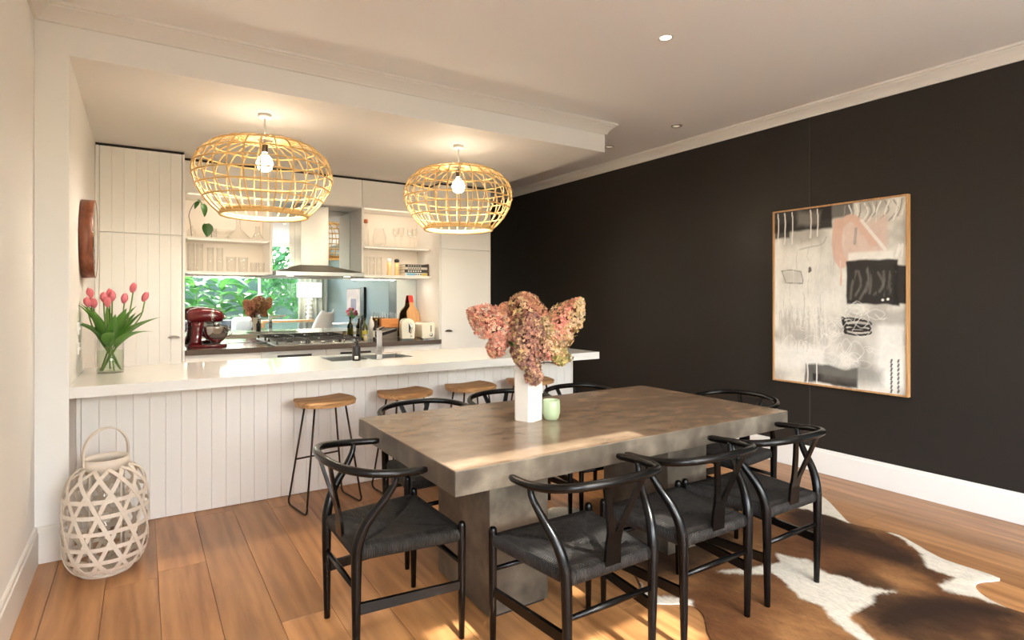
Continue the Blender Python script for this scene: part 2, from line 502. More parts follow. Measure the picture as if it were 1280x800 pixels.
# floor: a base with planks laid on it along Y
fl = struct(MB().box((XL-0.1, YW-0.1, -0.12), (XR+0.1, YE, -0.016)).build('floor', M_JOINT), 'wide oak plank floor', 'floor')
pw = 0.2120
plank_meshes = {}
def plank_mesh(w, l):
    key = (round(w, 3), round(l, 3))
    if key not in plank_meshes:
        plank_meshes[key] = MB().box((-w/2+0.0008, -l/2+0.0008, -0.016), (w/2-0.0008, l/2-0.0008, 0.0), 0.0012).mesh('plank', M_OAK)
    return plank_meshes[key]
rng = random.Random(3)
x = 0.066-3*pw
col_i = 0
while x < XR:
    x0, x1 = max(x, XL), min(x+pw, XR)
    if x1-x0 > 0.02:
        y = -1.4-rng.random()*1.6
        while y < YE-0.3:
            l = rng.choice([1.4, 1.9, 2.2, 2.2])
            y1 = min(y+l, YE-0.3)
            if y1-y > 0.1 and y1 > -1.0:
                obj('plank', plank_mesh(x1-x0, y1-y), fl, ((x0+x1)/2, (y+y1)/2, 0))
            y = y1
    x += pw; col_i += 1

# ceiling with a barred roof window behind the camera
SKX0, SKX1, SKY0, SKY1 = 0.84, 1.78, -1.48, -0.195
c = MB()
zt = ZC+0.14
c.box((XL-0.1, YW-0.1, ZC), (SKX0, YE, zt)); c.box((SKX1, YW-0.1, ZC), (XR+0.1, YE, zt))
c.box((SKX0, YW-0.1, ZC), (SKX1, SKY0, zt)); c.box((SKX0, SKY1, ZC), (SKX1, YE, zt))
struct(c.build('ceiling', M_CEIL), 'white plaster ceiling', 'ceiling')
sk = MB().box((SKX0, SKY0, zt+0.02), (SKX1, SKY1, zt+0.026)).build('added_roof_window', M_PANE); struct(sk, 'added roof window that throws the sun patches', 'window')
for ya, yb in ((-1.105, -0.845), (-0.715, -0.325)):  # bars spaced to shape the sun patches
    MB().box((SKX0, ya, ZC+0.001), (SKX1, yb, ZC+0.021)).build('sun_patch_bar', M_TRIM, sk)

# bulkhead (kitchen soffit)
struct(MB().box((XL, YN, ZS), (XS, YB+0.12, ZC-0.001)).build('wall_bulkhead', M_WALL), 'white bulkhead above the kitchen', 'wall')
# left wall, with an unseen side window added for more daylight
w = MB()
w.box((XL-0.12, -0.6, 0), (XL, YB+0.12, ZC)); w.box((XL-0.12, YW, 0), (XL, -3.3, ZC))
w.box((XL-0.12, -3.3, 2.5), (XL, -0.6, ZC)); w.box((XL-0.12, -3.3, 0), (XL, -0.6, 0.2))
struct(w.build('wall_left', M_WALL), 'white left wall', 'wall')
# nib wall beside the kitchen opening
struct(MB().box((XL, YN, 0), (-0.32, YB, ZS)).build('wall_nib', M_WALL), 'white nib wall at the kitchen opening', 'wall')
struct(MB().box((XL-0.1, YB+0.01, 0), (3.40, YB+0.12, ZC)).build('wall_back', M_WALL), 'white wall behind the kitchen', 'wall')
struct(MB().box((XR, 1.0, 0), (XR+0.12, YE, ZC)).build('wall_right', M_BLACK), 'matt black feature wall', 'wall')
struct(MB().box((XR, YW, 0), (XR+0.12, 1.0, ZC)).build('wall_living', M_BLUE), 'blue grey living room wall', 'wall')
struct(MB().box((3.28, YB+0.12, 0), (3.40, YE, ZC)).build('wall_passage_side', M_WALL), 'white side wall of the passage', 'wall')
struct(MB().box((3.40, YE-0.3, 0), (XR, YE, ZC)).build('wall_passage', M_WALL), 'white wall at the end of the passage', 'wall')
struct(MB().box((XR-0.0012, 2.545, 0.19), (XR+0.01, 2.5485, 2.78)).build('trim_1', mat('panel joint', srgb(70, 66, 62), 0.6, noise=(5, 0.1))), 'thin upright joint in the black wall', 'trim')
# window wall
w = MB()
WX0, WX1, WZ1 = -0.10, 4.10, 2.80
w.box((XL-0.1, YW-0.15, 0), (WX0, YW, ZC)); w.box((WX1, YW-0.15, 0), (XR+0.12, YW, ZC)); w.box((WX0, YW-0.15, WZ1), (WX1, YW, ZC))
struct(w.build('wall_window', M_WALL), 'white wall with the garden doors', 'wall')
win = struct(MB().box((WX0, YW-0.08, 0.06), (WX1, YW-0.074, WZ1-0.05)).build('window_1', M_PANE), 'wide garden window', 'window')
for xx in (WX0, 2.62, WX1-0.06):
    MB().box((xx, YW-0.10, 0), (xx+0.06, YW-0.04, WZ1)).build('window_frame', M_TRIM, win)
for zz in (0.0, WZ1-0.06):
    MB().box((WX0, YW-0.10, zz), (WX1, YW-0.04, zz+0.06)).build('window_frame', M_TRIM, win)
sw = struct(MB().box((XL-0.07, -3.3, 0.2), (XL-0.064, -0.6, 2.5)).build('added_side_window', M_PANE), 'added side window beside the living room', 'window')  # added opening, lets extra daylight into the room
for yy in (-3.3, -2.4, -1.5, -0.66):
    MB().box((XL-0.10, yy, 0.2), (XL-0.03, yy+0.06, 2.5)).build('window_frame', M_TRIM, sw)

# cornices: profile (projection, drop)
CP = [(0.0, 0.088), (0.014, 0.088), (0.018, 0.076), (0.030, 0.058), (0.050, 0.036), (0.066, 0.024), (0.068, 0.016), (0.080, 0.014), (0.082, 0.0), (0.0, 0.0)]
def sweep_profile(path, dirs, prof, ztop, name, m):
    """path of (x,y) with outward mitre vectors dirs"""
    b = MB(); n = len(prof); vs = []
    for (px, py), (dx, dy) in zip(path, dirs):
        for p, d in prof:
            vs.append((px+dx*p, py+dy*p, ztop-d))
    fs = []
    for i in range(len(path)-1):
        for k in range(n):
            k2 = (k+1) % n
            fs.append((i*n+k, i*n+k2, (i+1)*n+k2, (i+1)*n+k))
    fs.append(tuple(range(n))); e = (len(path)-1)*n; fs.append(tuple(e+k for k in range(n))[::-1])
    b.add(vs, fs)
    return b.build(name, m)
zc = ZC-0.0005
struct(sweep_profile([(XL, YW), (XL, YN), (XS, YN), (XS, YE-0.3)], [(1, 0), (1, -1), (1, -1), (1, 0)], CP, zc, 'trim_2', M_TRIM), 'white cornice along left wall and bulkhead', 'trim')
struct(sweep_profile([(XR, YW), (XR, YE-0.3)], [(-1, 0), (-1, 0)], CP, zc, 'trim_3', M_TRIM), 'white cornice above the black wall', 'trim')
# skirtings
SP = [(0.0, 0.0), (0.010, 0.0), (0.013, 0.006), (0.013, 0.020), (0.018, 0.026), (0.018, 0.186), (0.0, 0.186)]
def skirting(path, dirs, name, label):
    return struct(sweep_profile(path, dirs, SP, 0.188, name, M_TRIM), label, 'skirting')
skirting([(XR, 1.0), (XR, YE-0.3)], [(-1, 0), (-1, 0)], 'baseboard_right', 'white skirting below the black wall')
skirting([(XR, YW), (XR, 1.0)], [(-1, 0), (-1, 0)], 'baseboard_living', 'white skirting in the living room')
skirting([(XL, -0.6), (XL, YN), (-0.32, YN), (-0.32, YN+0.06)], [(1, 0), (1, -1), (1, -1), (1, 0)], 'baseboard_left', 'white skirting on left wall and nib')

# down lights in the ceiling; unseen ones over the living end are added fill
M_LENS = mat('downlight lens', (1, 0.95, 0.85), 0.3, emit=((1, 0.9, 0.72), 14.0))
M_LENSDIM = mat('downlight lens dim', (0.4, 0.36, 0.3), 0.2, noise=(5, 0.1), emit=((1, 0.85, 0.6), 0.5))
DL = [(2.55, 2.32, 'lit recessed ceiling downlight above the dining table', 1), (3.95, 3.47, 'recessed downlight beside the black wall cornice', 0), (3.93, 4.31, 'recessed downlight partly hidden behind the bulkhead end', 0)]
for i, yy in enumerate((0.35, -1.3, -2.9)):
    for j, xx in enumerate((0.35, 2.45, 3.75)):
        DL.append((xx, yy, '%s added fill downlight in the %s row behind the camera' % (('left', 'middle', 'right')[j], ('nearest', 'second', 'farthest')[i]), 2))
for (dx, dy, lab, lit) in DL:
    t = thing('downlight', lab, 'downlight', (dx, dy, ZC), 0, 'recessed ceiling downlights')
    MB().lathe([(0.030, -0.001), (0.034, -0.006), (0.045, -0.005), (0.048, 0.0)], 28, cap=False).build('bezel', M_TRIM if lit else M_STEEL, t)
    MB().lathe([(0.0, -0.002), (0.031, -0.002)], 24, cap=False).build('lens', M_LENS if lit else M_LENSDIM, t)
    if lit:
        light('downlight_glow', 'SPOT', (0, 0, -0.03), FILL_DOWN_W if lit == 2 else 20, (1, 0.91, 0.78), (0, 0, -1), t, spot_size=math.radians(120), spot_blend=0.8, shadow_soft_size=0.03)

# ------------------------------------------------------------------ kitchen joinery
def board_row(parent, x0, x1, y, z0, z1, wid, m, thick=0.014, g=0.0016):
    """tongue-and-groove boards with v joints, faces towards -Y at y"""
    n = max(1, round((x1-x0)/wid)); bw = (x1-x0)/n
    poly = [(-bw/2+0.0004, thick), (-bw/2+0.0004, g), (-bw/2+g, 0), (bw/2-g, 0), (bw/2-0.0004, g), (bw/2-0.0004, thick)]
    me = MB().prism(poly, z0, z1, 'Z').mesh('board', m)
    for i in range(n):
        obj('board', me, parent, (x0+(i+0.5)*bw, y, 0))

def cup_handle(parent, x, y, z, m=None):
    """small half-moon cup pull, in front of plane y"""
    b = MB(); n = 14; vs = []; fs = []
    for j in range(5):
        ph = PI/2*j/4
        for i in range(n+1):
            a = PI*i/n
            vs.append((0.045*math.cos(a), -0.024*math.sin(ph)*math.sin(a)**0.6 if 0 < i < n else 0, -0.004+0.020*math.cos(ph)*math.sin(a)))
    for j in range(4):
        for i in range(n):
            fs.append((j*(n+1)+i, j*(n+1)+i+1, (j+1)*(n+1)+i+1, (j+1)*(n+1)+i))
    b.add(vs, fs, True)
    h = b.build('handle', m or M_BRONZE, parent, (x, y, z))
    sol = h.modifiers.new('solid', 'SOLIDIFY'); sol.thickness = 0.003
    h['label'] = 'dark bronze cup pull'
    return h

YT, YU = 5.75, 5.97          # faces of tall cupboards and of upper units
# tall cupboard, left
t = thing('tall_cupboard', 'white grooved tall cupboard between the reveal wall and open shelves', 'cupboard', (0, YT, 0))
MB().box((-0.318, 0.024, 0.0), (0.294, 0.625, 2.598)).build('carcass', M_CAB, t)
MB().box((0.296, 0.0, 0.0), (0.314, 0.625, 2.600), 0.001).build('side_panel', M_CAB, t)
MB().box((-0.318, 0.004, 0.0), (-0.294, 0.022, 2.600), 0.001).build('filler_strip', M_CAB, t)
d = MB().box((-0.290, 0.014, 1.8965), (0.292, 0.022, 2.598)).build('door', M_CAB, t)
board_row(d, -0.290, 0.292, 0.0, 1.8975, 2.598, 0.0832, M_CAB)
d = MB().box((-0.290, 0.014, 0.10), (0.292, 0.022, 1.8925)).build('door', M_CAB, t)
board_row(d, -0.290, 0.292, 0.0, 0.10, 1.8915, 0.0832, M_CAB)
cup_handle(d, 0.232, 0.0, 1.015, M_STEEL)
MB().box((-0.318, 0.02, 2.601), (0.31, 0.6, 2.6225)).build('shade_strip', M_GAPSHADE, t)
# tall cupboard, right
t = thing('tall_cupboard', 'white tall cupboard beside the black wall with bronze pull', 'cupboard', (0, YT, 0))
MB().box((2.768, 0.024, 0.0), (3.384, 0.625, 2.598)).build('carcass', M_CAB, t)
MB().box((2.748, 0.0, 0.0), (2.766, 0.625, 2.600), 0.001).build('side_panel', M_CAB, t)
MB().box((3.384, 0.0, 0.0), (3.402, 0.625, 2.600), 0.001).build('side_panel', M_CAB, t)
MB().box((2.769, 0.0, 1.8975), (3.381, 0.022, 2.598), 0.0015).build('door', M_CAB, t)
d = MB().box((2.769, 0.0, 0.10), (3.381, 0.022, 1.8885), 0.0015).build('door', M_CAB, t)
cup_handle(d, 2.862, 0.0, 0.985)
MB().box((2.76, 0.02, 2.601), (3.39, 0.6, 2.6225)).build('shade_strip', M_GAPSHADE, t)
# upper cupboards
for x0, x1, lab in ((0.316, 1.0715, 'white upper cupboard above the glassware shelves and trailing plant'), (1.0725, 1.9555, 'white upper cupboard above the steel rangehood'), (1.9565, 2.746, 'white upper cupboard above the book shelves')):
    t = thing('upper_cupboard', lab, 'cupboard', (0, YU, 0), 0, 'upper kitchen cupboards')
    MB().box((x0, 0.022, 2.306), (x1, 0.405, 2.598)).build('carcass', M_CAB, t)
    MB().box((x0+0.001, 0.0, 2.312), (x1-0.001, 0.02, 2.598), 0.001).build('door', M_CAB, t)
    MB().box((x0, 0.02, 2.601), (x1, 0.4, 2.6225)).build('shade_strip', M_GAPSHADE, t)
# open shelf units
def shelf_unit(label, x0, x1, side):
    t = thing('shelf_unit', label, 'shelf', (0, YU, 0), 0, 'open kitchen shelves')
    MB().box((x0, 0.385, 1.60), (x1, 0.405, 2.304)).build('back_panel', M_CABIN, t)
    MB().box((x0, 0.0, 1.895), (x1, 0.384, 1.913), 0.001).build('shelf', M_CAB, t)
    MB().box((x0, 0.0, 1.580), (x1, 0.40, 1.600), 0.001).build('shelf', M_CAB, t)
    for a, b in side:
        MB().box((a, 0.0, 1.580), (b, 0.405, 2.304), 0.001).build('side_panel', M_CAB, t)
    for zz, wat in ((1.5795, 2.2), (2.3035, 1.4), (1.8945, 1.0)):  # added lit strips that brighten the shelves and worktop
        st_ = MB().box((x0+0.02, 0.012, zz-0.006), (x1-0.02, 0.028, zz)).build('added_strip', mat('added strip lens', (1, 0.9, 0.75), 0.4, emit=((1, 0.86, 0.68), 0.7)), t)
        light('added_strip_glow', 'AREA', ((x0+x1)/2, 0.02, zz-0.008), wat, (1, 0.86, 0.68), (0, 0.5, -1), t, shape='RECTANGLE', size=x1-x0-0.24, size_y=0.012)
    return t
shelf_unit('left open shelf unit holding glassware and a trailing plant', 0.332, 1.044, ((0.316, 0.332), (1.044, 1.070)))
shelf_unit('right open shelf unit holding books and wooden mills', 1.972, 2.746, ((1.952, 1.972),))

# mirror splashback
t = thing('mirror_splashback', 'mirror splashback running behind the cooktop reflecting the garden', 'splashback', (0, YB, 0))
MB().box((0.316, 0.0, 0.902), (2.746, 0.006, 1.578)).build('mirror_panel', M_MIRROR, t)
MB().box((1.072, 0.0, 1.5785), (1.950, 0.006, 2.304)).build('mirror_panel', M_MIRROR, t)

# back worktop and base units
tag(MB().box((0.316, 5.73, 0.852), (2.766, YB-0.001, 0.898), 0.002).build('dark_worktop', M_DSTONE), 'dark grey stone worktop under the mirror splashback', 'worktop')
def base_unit(x0, x1, lab, slot=None, m=None):
    t = thing('base_unit', lab, 'cabinet', (0, 5.76, 0), 0, 'base units under the dark worktop')
    MB().box((x0, 0.022, 0.0), (x1, 0.6, 0.850)).build('carcass', M_CAB, t)
    d = MB().box((x0+0.0015, 0.0, 0.10), (x1-0.0015, 0.02, 0.848), 0.001).build('drawer_front', m or M_CAB, t)
    if slot:
        MB().box((slot[0], -0.004, 0.792), (slot[1], 0.004, 0.812), 0.001).build('handle', M_BLACKPLASTIC, d)
base_unit(0.316, 0.934, 'white base unit below the stand mixer')
base_unit(0.934, 1.527, 'steel fronted base unit below the left of the cooktop', (1.075, 1.389), mat('pale steel front', srgb(206, 204, 200), 0.3, 0.4, noise=(3, 0.02)))
base_unit(1.527, 2.120, 'steel fronted base unit below the right of the cooktop', (1.668, 1.98), MATS['pale steel front'])
base_unit(2.120, 2.766, 'white base unit below the toaster')

# island: base, worktop with sink cut-out
YK = 4.145
isl = thing('kitchen_island', 'white grooved board base of the kitchen island', 'island', (0, YK, 0))
MB().box((-0.318, 0.016, 0.0), (3.328, 0.575, 0.600)).build('carcass', M_CAB, isl)
for a, b in ((-0.318, 1.12), (1.88, 3.328)):
    MB().box((a, 0.016, 0.600), (b, 0.575, 0.828)).build('carcass', M_CAB, isl)
board_row(isl, -0.296, 3.314, 0.0, 0.004, 0.828, 0.0833, M_CAB, g=0.0028)
MB().box((-0.318, -0.002, 0.0), (-0.2975, 0.015, 0.828)).build('filler_strip', M_CAB, isl)
MB().box((3.315, -0.002, 0.0), (3.330, 0.015, 0.828), 0.001).build('corner_post', M_CAB, isl)
SX0, SX1, SY0, SY1 = 1.178, 1.818, 4.275, 4.66
b = MB()
z0, z1, ya, yb, xa, xb = 0.829, 0.888, YN, 4.755, -0.319, 3.330
b.box((xa, ya, z0), (xb, SY0, z1)); b.box((xa, SY1, z0), (xb, yb, z1)); b.box((xa, SY0, z0), (SX0, SY1, z1)); b.box((SX1, SY0, z0), (xb, SY1, z1))
tag(b.build('island_worktop', M_STONE), 'long white stone worktop of the kitchen island', 'worktop')
ZI = 0.888
b = MB()
for k, (sx0, sx1) in enumerate(((SX0, 1.485), (1.50, SX1))):
    b.box((sx0, SY0, 0.66), (sx1, SY1, 0.664))
    b.box((sx0, SY0, 0.66), (sx0+0.004, SY1, 0.880)); b.box((sx1-0.004, SY0, 0.66), (sx1, SY1, 0.880))
    b.box((sx0, SY0, 0.66), (sx1, SY0+0.004, 0.880)); b.box((sx0, SY1-0.004, 0.66), (sx1, SY1, 0.880))
b.box((1.485, SY0, 0.872), (1.50, SY1, 0.880))
sink = tag(b.build('kitchen_sink', M_STEEL), 'sunken double bowl stainless steel sink in the island worktop', 'sink')
MB().lathe([(0.0, 0.665), (0.04, 0.666), (0.042, 0.664)], 20, (1.33, 4.48, 0), cap=False).build('drain', M_CHROME, sink)

# tap
t = thing('kitchen_tap', 'square chrome mixer tap standing at the island sink', 'tap', (1.503, 4.20, ZI))
MB().box((-0.022, -0.022, 0), (0.022, 0.022, 0.222), 0.003).build('column', M_CHROME, t)
MB().box((-0.026, -0.026, 0), (0.026, 0.026, 0.006), 0.002).build('base_plate', M_CHROME, t)
MB().prism([(0.02, 0.205), (0.02, 0.180), (0.215, 0.205), (0.215, 0.226)], -0.019, 0.019, 'X').build('spout', M_CHROME, t).rotation_euler = (0, 0, math.radians(-55))
MB().prism([(-0.01, 0.226), (0.06, 0.244), (0.06, 0.250), (-0.01, 0.236)], -0.012, 0.012, 'X').build('lever', M_CHROME, t).rotation_euler = (0, 0, math.radians(-55))
# soap
t = thing('soap_dispenser', 'black pump soap bottle with a small white label beside the tap', 'soap bottle', (1.345, 4.236, ZI))
MB().lathe([(0.0, 0.0), (0.028, 0.0), (0.030, 0.004), (0.030, 0.100), (0.026, 0.112), (0.014, 0.122), (0.013, 0.132)], 28).build('bottle', M_BLACKPLASTIC, t)
MB().lathe([(0.015, 0.130), (0.015, 0.144), (0.006, 0.146), (0.006, 0.160), (0.012, 0.161), (0.012, 0.172), (0.0, 0.174)], 20).build('pump', M_BLACKPLASTIC, t)
MB().tube([(0, 0, 0.167), (0.02, -0.006, 0.168), (0.044, -0.012, 0.163)], 0.005, 8).build('nozzle', M_BLACKPLASTIC, t)
lb = MB(); vs = []
for i in range(7):
    a = -PI/2-0.75+0.9*i/6
    for z in (0.012, 0.036):
        vs.append((0.0304*math.cos(a), 0.0304*math.sin(a), z))
lb.add(vs, [(2*i, 2*i+2, 2*i+3, 2*i+1) for i in range(6)], True)
lab_o = lb.build('bottle_label', M_WHITEPLASTIC, t)
sol = lab_o.modifiers.new('s', 'SOLIDIFY'); sol.thickness = 0.0006; sol.offset = 1

# rangehood
t = thing('rangehood', 'stainless steel canopy rangehood with square chimney above the cooktop', 'rangehood', (1.505, 0, 0))
b = MB()
x0, x1, y0, y1 = -0.43, 0.425, 5.83, YB-0.003
c0, c1, c2 = -0.14, 0.14, 6.105
vs = [(x0, y0, 1.612), (x1, y0, 1.612), (x1, y1, 1.612), (x0, y1, 1.612), (c0, c2, 1.690), (c1, c2, 1.690), (c1, y1, 1.690), (c0, y1, 1.690)]
b.add(vs, [(0, 1, 5, 4), (1, 2, 6, 5), (3, 0, 4, 7), (2, 3, 7, 6), (4, 5, 6, 7), (0, 3, 2, 1)])
can = b.build('canopy', M_STEEL, t)
MB().box((x0, y0, 1.572), (x1, y1, 1.6115), 0.002).build('canopy_rim', M_STEEL, t)
MB().box((c0, c2, 1.6905), (c1, y1, 2.304), 0.003).build('chimney', M_STEEL, t)
for xx in (-0.28, 0.28):
    MB().lathe([(0, 1.5695), (0.032, 1.5695), (0.034, 1.5715)], 20, (xx, 5.93, 0), cap=False).build('hood_light', mat('hood lens', (1, 0.9, 0.7), 0.3, emit=((1, 0.85, 0.6), 6.0)), t)
for xx in (-0.2, 0.2):
    MB().box((xx-0.17, 6.0, 1.566), (xx+0.17, 6.32, 1.5715), 0.002).build('filter', M_STEEL, t)

# cooktop
ZD = 0.898
t = thing('gas_cooktop', 'stainless steel gas cooktop with black cast iron trivets', 'cooktop', (1.515, 6.06, ZD))
MB().box((-0.44, -0.255, 0.0), (0.44, 0.255, 0.008), 0.003).build('hob_plate', M_STEEL, t)
for (bx, by, br) in ((-0.29, 0.115, 0.045), (-0.29, -0.10, 0.036), (0.02, 0.03, 0.062), (0.28, 0.115, 0.036), (0.28, -0.10, 0.045)):
    bu = MB().lathe([(0.0, 0.008), (br+0.012, 0.008), (br+0.010, 0.018), (br*0.9, 0.022)], 24, (bx, by, 0)).build('burner', M_STEEL, t)
    MB().lathe([(br*0.9, 0.022), (br*0.9, 0.030), (br*0.8, 0.033), (0, 0.033)], 24, (bx, by, 0)).build('burner_cap', M_IRON, bu)
for (gx, gw) in ((-0.29, 0.135), (0.02, 0.15), (0.28, 0.105)):
    b = MB(); h = 0.048
    for yy in (-0.21, 0.22):
        b.box((gx-gw, yy-0.007, h-0.012), (gx+gw, yy+0.007, h), 0.002)
    for xx in (gx-gw, gx+gw):
        b.box((xx-0.007, -0.21, h-0.012), (xx+0.007, 0.22, h), 0.002)
        for yy in (-0.21, 0.22):
            b.box((xx-0.008, yy-0.008, 0.008), (xx+0.008, yy+0.008, h), 0.002)
    for yy in (-0.10, 0.005, 0.115):
        b.box((gx-gw, yy-0.005, h-0.010), (gx-0.035, yy+0.005, h+0.004), 0.002); b.box((gx+0.035, yy-0.005, h-0.010), (gx+gw, yy+0.005, h+0.004), 0.002)
    for s in (-1, 1):
        b.box((gx-0.005, 0.005+s*0.06, h-0.010), (gx+0.005, 0.005+s*0.215, h+0.004), 0.002)
    b.build('trivet', M_IRON, t)
for i in range(5):
    kx = -0.20+0.10*i
    MB().lathe([(0.0, 0.008), (0.020, 0.008), (0.017, 0.030), (0.0, 0.031)], 18, (kx, -0.232, 0)).build('knob', M_CHROME, t)

# stand mixer, head pointing right
t = thing('stand_mixer', 'burgundy stand mixer with a steel bowl on the dark worktop', 'mixer', (0.515, 6.06, ZD), math.radians(-8))
b = MB()
b.add([], [])
n = 28
def ring(z, ex, ey, cx=0.0, p=2.6):
    out = []
    for i in range(n):
        a = 2*PI*i/n; ca, sa = math.cos(a), math.sin(a)
        out.append((cx+ex*math.copysign(abs(ca)**(2/p), ca), ey*math.copysign(abs(sa)**(2/p), sa), z))
    return out
def loft(rings, smooth=True, cap=True):
    b = MB(); vs = []; fs = []
    k = len(rings[0])
    for r_ in rings:
        vs += r_
    for i in range(len(rings)-1):
        for j in range(k):
            j2 = (j+1) % k
            fs.append((i*k+j, i*k+j2, (i+1)*k+j2, (i+1)*k+j))
    b.add(vs, fs, smooth)
    if cap:
        b.add(rings[0], [tuple(range(k))[::-1]]); b.add(rings[-1], [tuple(range(k))])
    return b
loft([ring(0, 0.165, 0.095, 0.0), ring(0.018, 0.165, 0.095, 0.0), ring(0.026, 0.150, 0.085, 0.0)]).build('base', M_BURGUNDY, t)
loft([ring(0.022, 0.060, 0.070, -0.10), ring(0.06, 0.047, 0.055, -0.095), ring(0.12, 0.044, 0.048, -0.085), ring(0.20, 0.050, 0.050, -0.080), ring(0.235, 0.056, 0.054, -0.078)]).build('column', M_BURGUNDY, t)
hd = MB(); vs = []; fs = []; prof = [(-0.170, 0.0, 0.29), (-0.166, 0.036, 0.29), (-0.145, 0.056, 0.292), (-0.08, 0.066, 0.295), (0.02, 0.064, 0.293), (0.09, 0.054, 0.286), (0.125, 0.042, 0.281), (0.135, 0.020, 0.279), (0.137, 0.0, 0.279)]
for (xx, r_, zc_) in prof:
    for i in range(n):
        a = 2*PI*i/n
        vs.append((xx, r_*math.cos(a)*1.0, zc_+r_*math.sin(a)*1.08))
for i in range(len(prof)-1):
    for j in range(n):
        j2 = (j+1) % n
        fs.append((i*n+j, i*n+j2, (i+1)*n+j2, (i+1)*n+j))
hd.add(vs, fs, True)
h_ = hd.build('head', M_BURGUNDY, t)
MB().lathe([(0.0595, 0.035), (0.0655, 0.038), (0.0655, 0.056), (0.0595, 0.058)], 28, (0, 0, 0.2925), axis='X', cap=False).build('trim_band', M_CHROME, h_)
MB().lathe([(0.0, 0.155), (0.016, 0.155), (0.018, 0.15), (0.018, 0.13)], 18, (0, 0, 0.280), axis='X').build('hub_cap', M_CHROME, h_)
MB().lathe([(0.018, 0.150), (0.024, 0.175), (0.030, 0.205), (0.034, 0.225)], 18, (0.075, 0, 0)).build('beater_shaft', M_CHROME, t)
bw = MB().lathe([(0.030, 0.027), (0.040, 0.030), (0.040, 0.042), (0.062, 0.055), (0.088, 0.090), (0.100, 0.130), (0.105, 0.175), (0.108, 0.190), (0.104, 0.190), (0.098, 0.150), (0.06, 0.062), (0.0, 0.055)], 36, (0.075, 0, 0)).build('bowl', M_CHROME, t)
MB().tube([(0.165, -0.03, 0.165), (0.200, -0.05, 0.160), (0.205, -0.05, 0.115), (0.170, -0.03, 0.095)], 0.006, 8).build('bowl_handle', M_CHROME, bw)
MB().tube(smooth_path([(-0.13, 0.02, 0.20), (-0.185, 0.03, 0.15), (-0.19, 0.04, 0.07), (-0.15, 0.08, 0.006)]), 0.004, 6).build('power_cord', M_BLACKPLASTIC, t)

# toasters
def rounded_shell(w, d, h, r, m, name, t, y=0):
    poly = [(-w/2+0.006, 0.012), (w/2-0.006, 0.012)]
    poly += [(w/2-r+r*math.cos(a), h-r+r*math.sin(a)) for a in np.linspace(0, PI/2, 8)]
    poly += [(-w/2+r+r*math.cos(a), h-r+r*math.sin(a)) for a in np.linspace(PI/2, PI, 8)]
    return MB().prism(poly, y-d/2, y+d/2, 'Y').build(name, m, t)
t = thing('toaster', 'cream dome topped toaster with a chrome lever next to knife block', 'toaster', (2.445, 5.93, ZD), math.radians(-14))
s_ = rounded_shell(0.150, 0.20, 0.232, 0.072, M_CREAM, 'shell', t)
bv = s_.modifiers.new('b', 'BEVEL'); bv.width = 0.012; bv.segments = 3; bv.limit_method = 'ANGLE'; bv.angle_limit = math.radians(50)
MB().tube(smooth_path([(0.022, -0.100, 0.075), (0.020, -0.122, 0.085), (0.030, -0.128, 0.130), (0.012, -0.122, 0.178), (0.002, -0.100, 0.185)]), 0.008, 10).build('lever', M_CHROME, t)
MB().box((0.004, -0.1015, 0.080), (0.030, -0.0995, 0.178), 0.0005).build('lever_slot', M_BLACKPLASTIC, t)
MB().lathe([(0.0, -0.108), (0.010, -0.108), (0.012, -0.100)], 14, (0.03, 0, 0.045), axis='Y').build('button', M_CHROME, t)
MB().box((-0.066, -0.09, 0.0), (0.066, 0.09, 0.013)).build('plinth', M_BLACKPLASTIC, t)
t = thing('toaster', 'boxy cream toaster with a dial against the white side panel', 'toaster', (2.656, 5.93, ZD), math.radians(-6))
s_ = rounded_shell(0.150, 0.26, 0.185, 0.026, M_CREAM, 'shell', t)
bv = s_.modifiers.new('b', 'BEVEL'); bv.width = 0.008; bv.segments = 3; bv.limit_method = 'ANGLE'; bv.angle_limit = math.radians(50)
MB().lathe([(0.0, -0.146), (0.017, -0.145), (0.019, -0.130)], 20, (0.030, 0, 0.052), axis='Y').build('dial', M_CHROME, t)
for k in range(5):
    MB().box((0.022, -0.1312, 0.085+0.014*k), (0.036, -0.1298, 0.095+0.014*k)).build('lettering', M_BLACKPLASTIC, t)
MB().box((-0.060, -0.125, 0.0), (0.060, 0.125, 0.013)).build('plinth', M_CHROME, t)
for yy in (-0.05, 0.03):
    MB().box((-0.05, yy, 0.1835), (0.05, yy+0.025, 0.1858)).build('slot', M_BLACKPLASTIC, t)

# chopping board leaning on the mirror
bo = MB()
outl = [(-0.075, 0.0), (0.075, 0.0), (0.078, 0.006), (0.078, 0.285), (0.070, 0.325), (0.030, 0.375), (0.026, 0.395), (0.026, 0.505), (0.020, 0.515), (-0.020, 0.515), (-0.026, 0.505), (-0.026, 0.395), (-0.030, 0.375), (-0.070, 0.325), (-0.078, 0.285), (-0.078, 0.006)]
t = thing('chopping_board', 'bottle shaped wooden chopping board with a red neck leaning on the mirror', 'chopping board', (2.660, 6.165, ZD+0.001))
t.rotation_euler = (math.radians(-20), 0, 0)
lo = [p for p in outl if p[1] <= 0.45]
body = [(-0.075, 0.0), (0.075, 0.0), (0.078, 0.006), (0.078, 0.285), (0.070, 0.325), (0.030, 0.375), (0.026, 0.395), (0.026, 0.43), (-0.026, 0.43), (-0.026, 0.395), (-0.030, 0.375), (-0.070, 0.325), (-0.078, 0.285), (-0.078, 0.006)]
neck = [(-0.026, 0.43), (0.026, 0.43), (0.026, 0.505), (0.020, 0.515), (-0.020, 0.515), (-0.026, 0.505)]
MB().prism(body, 0.0, 0.020, 'Y').build('board', M_BOARDWOOD, t)
MB().prism(neck, 0.0, 0.020, 'Y').build('painted_neck', M_RED, t)

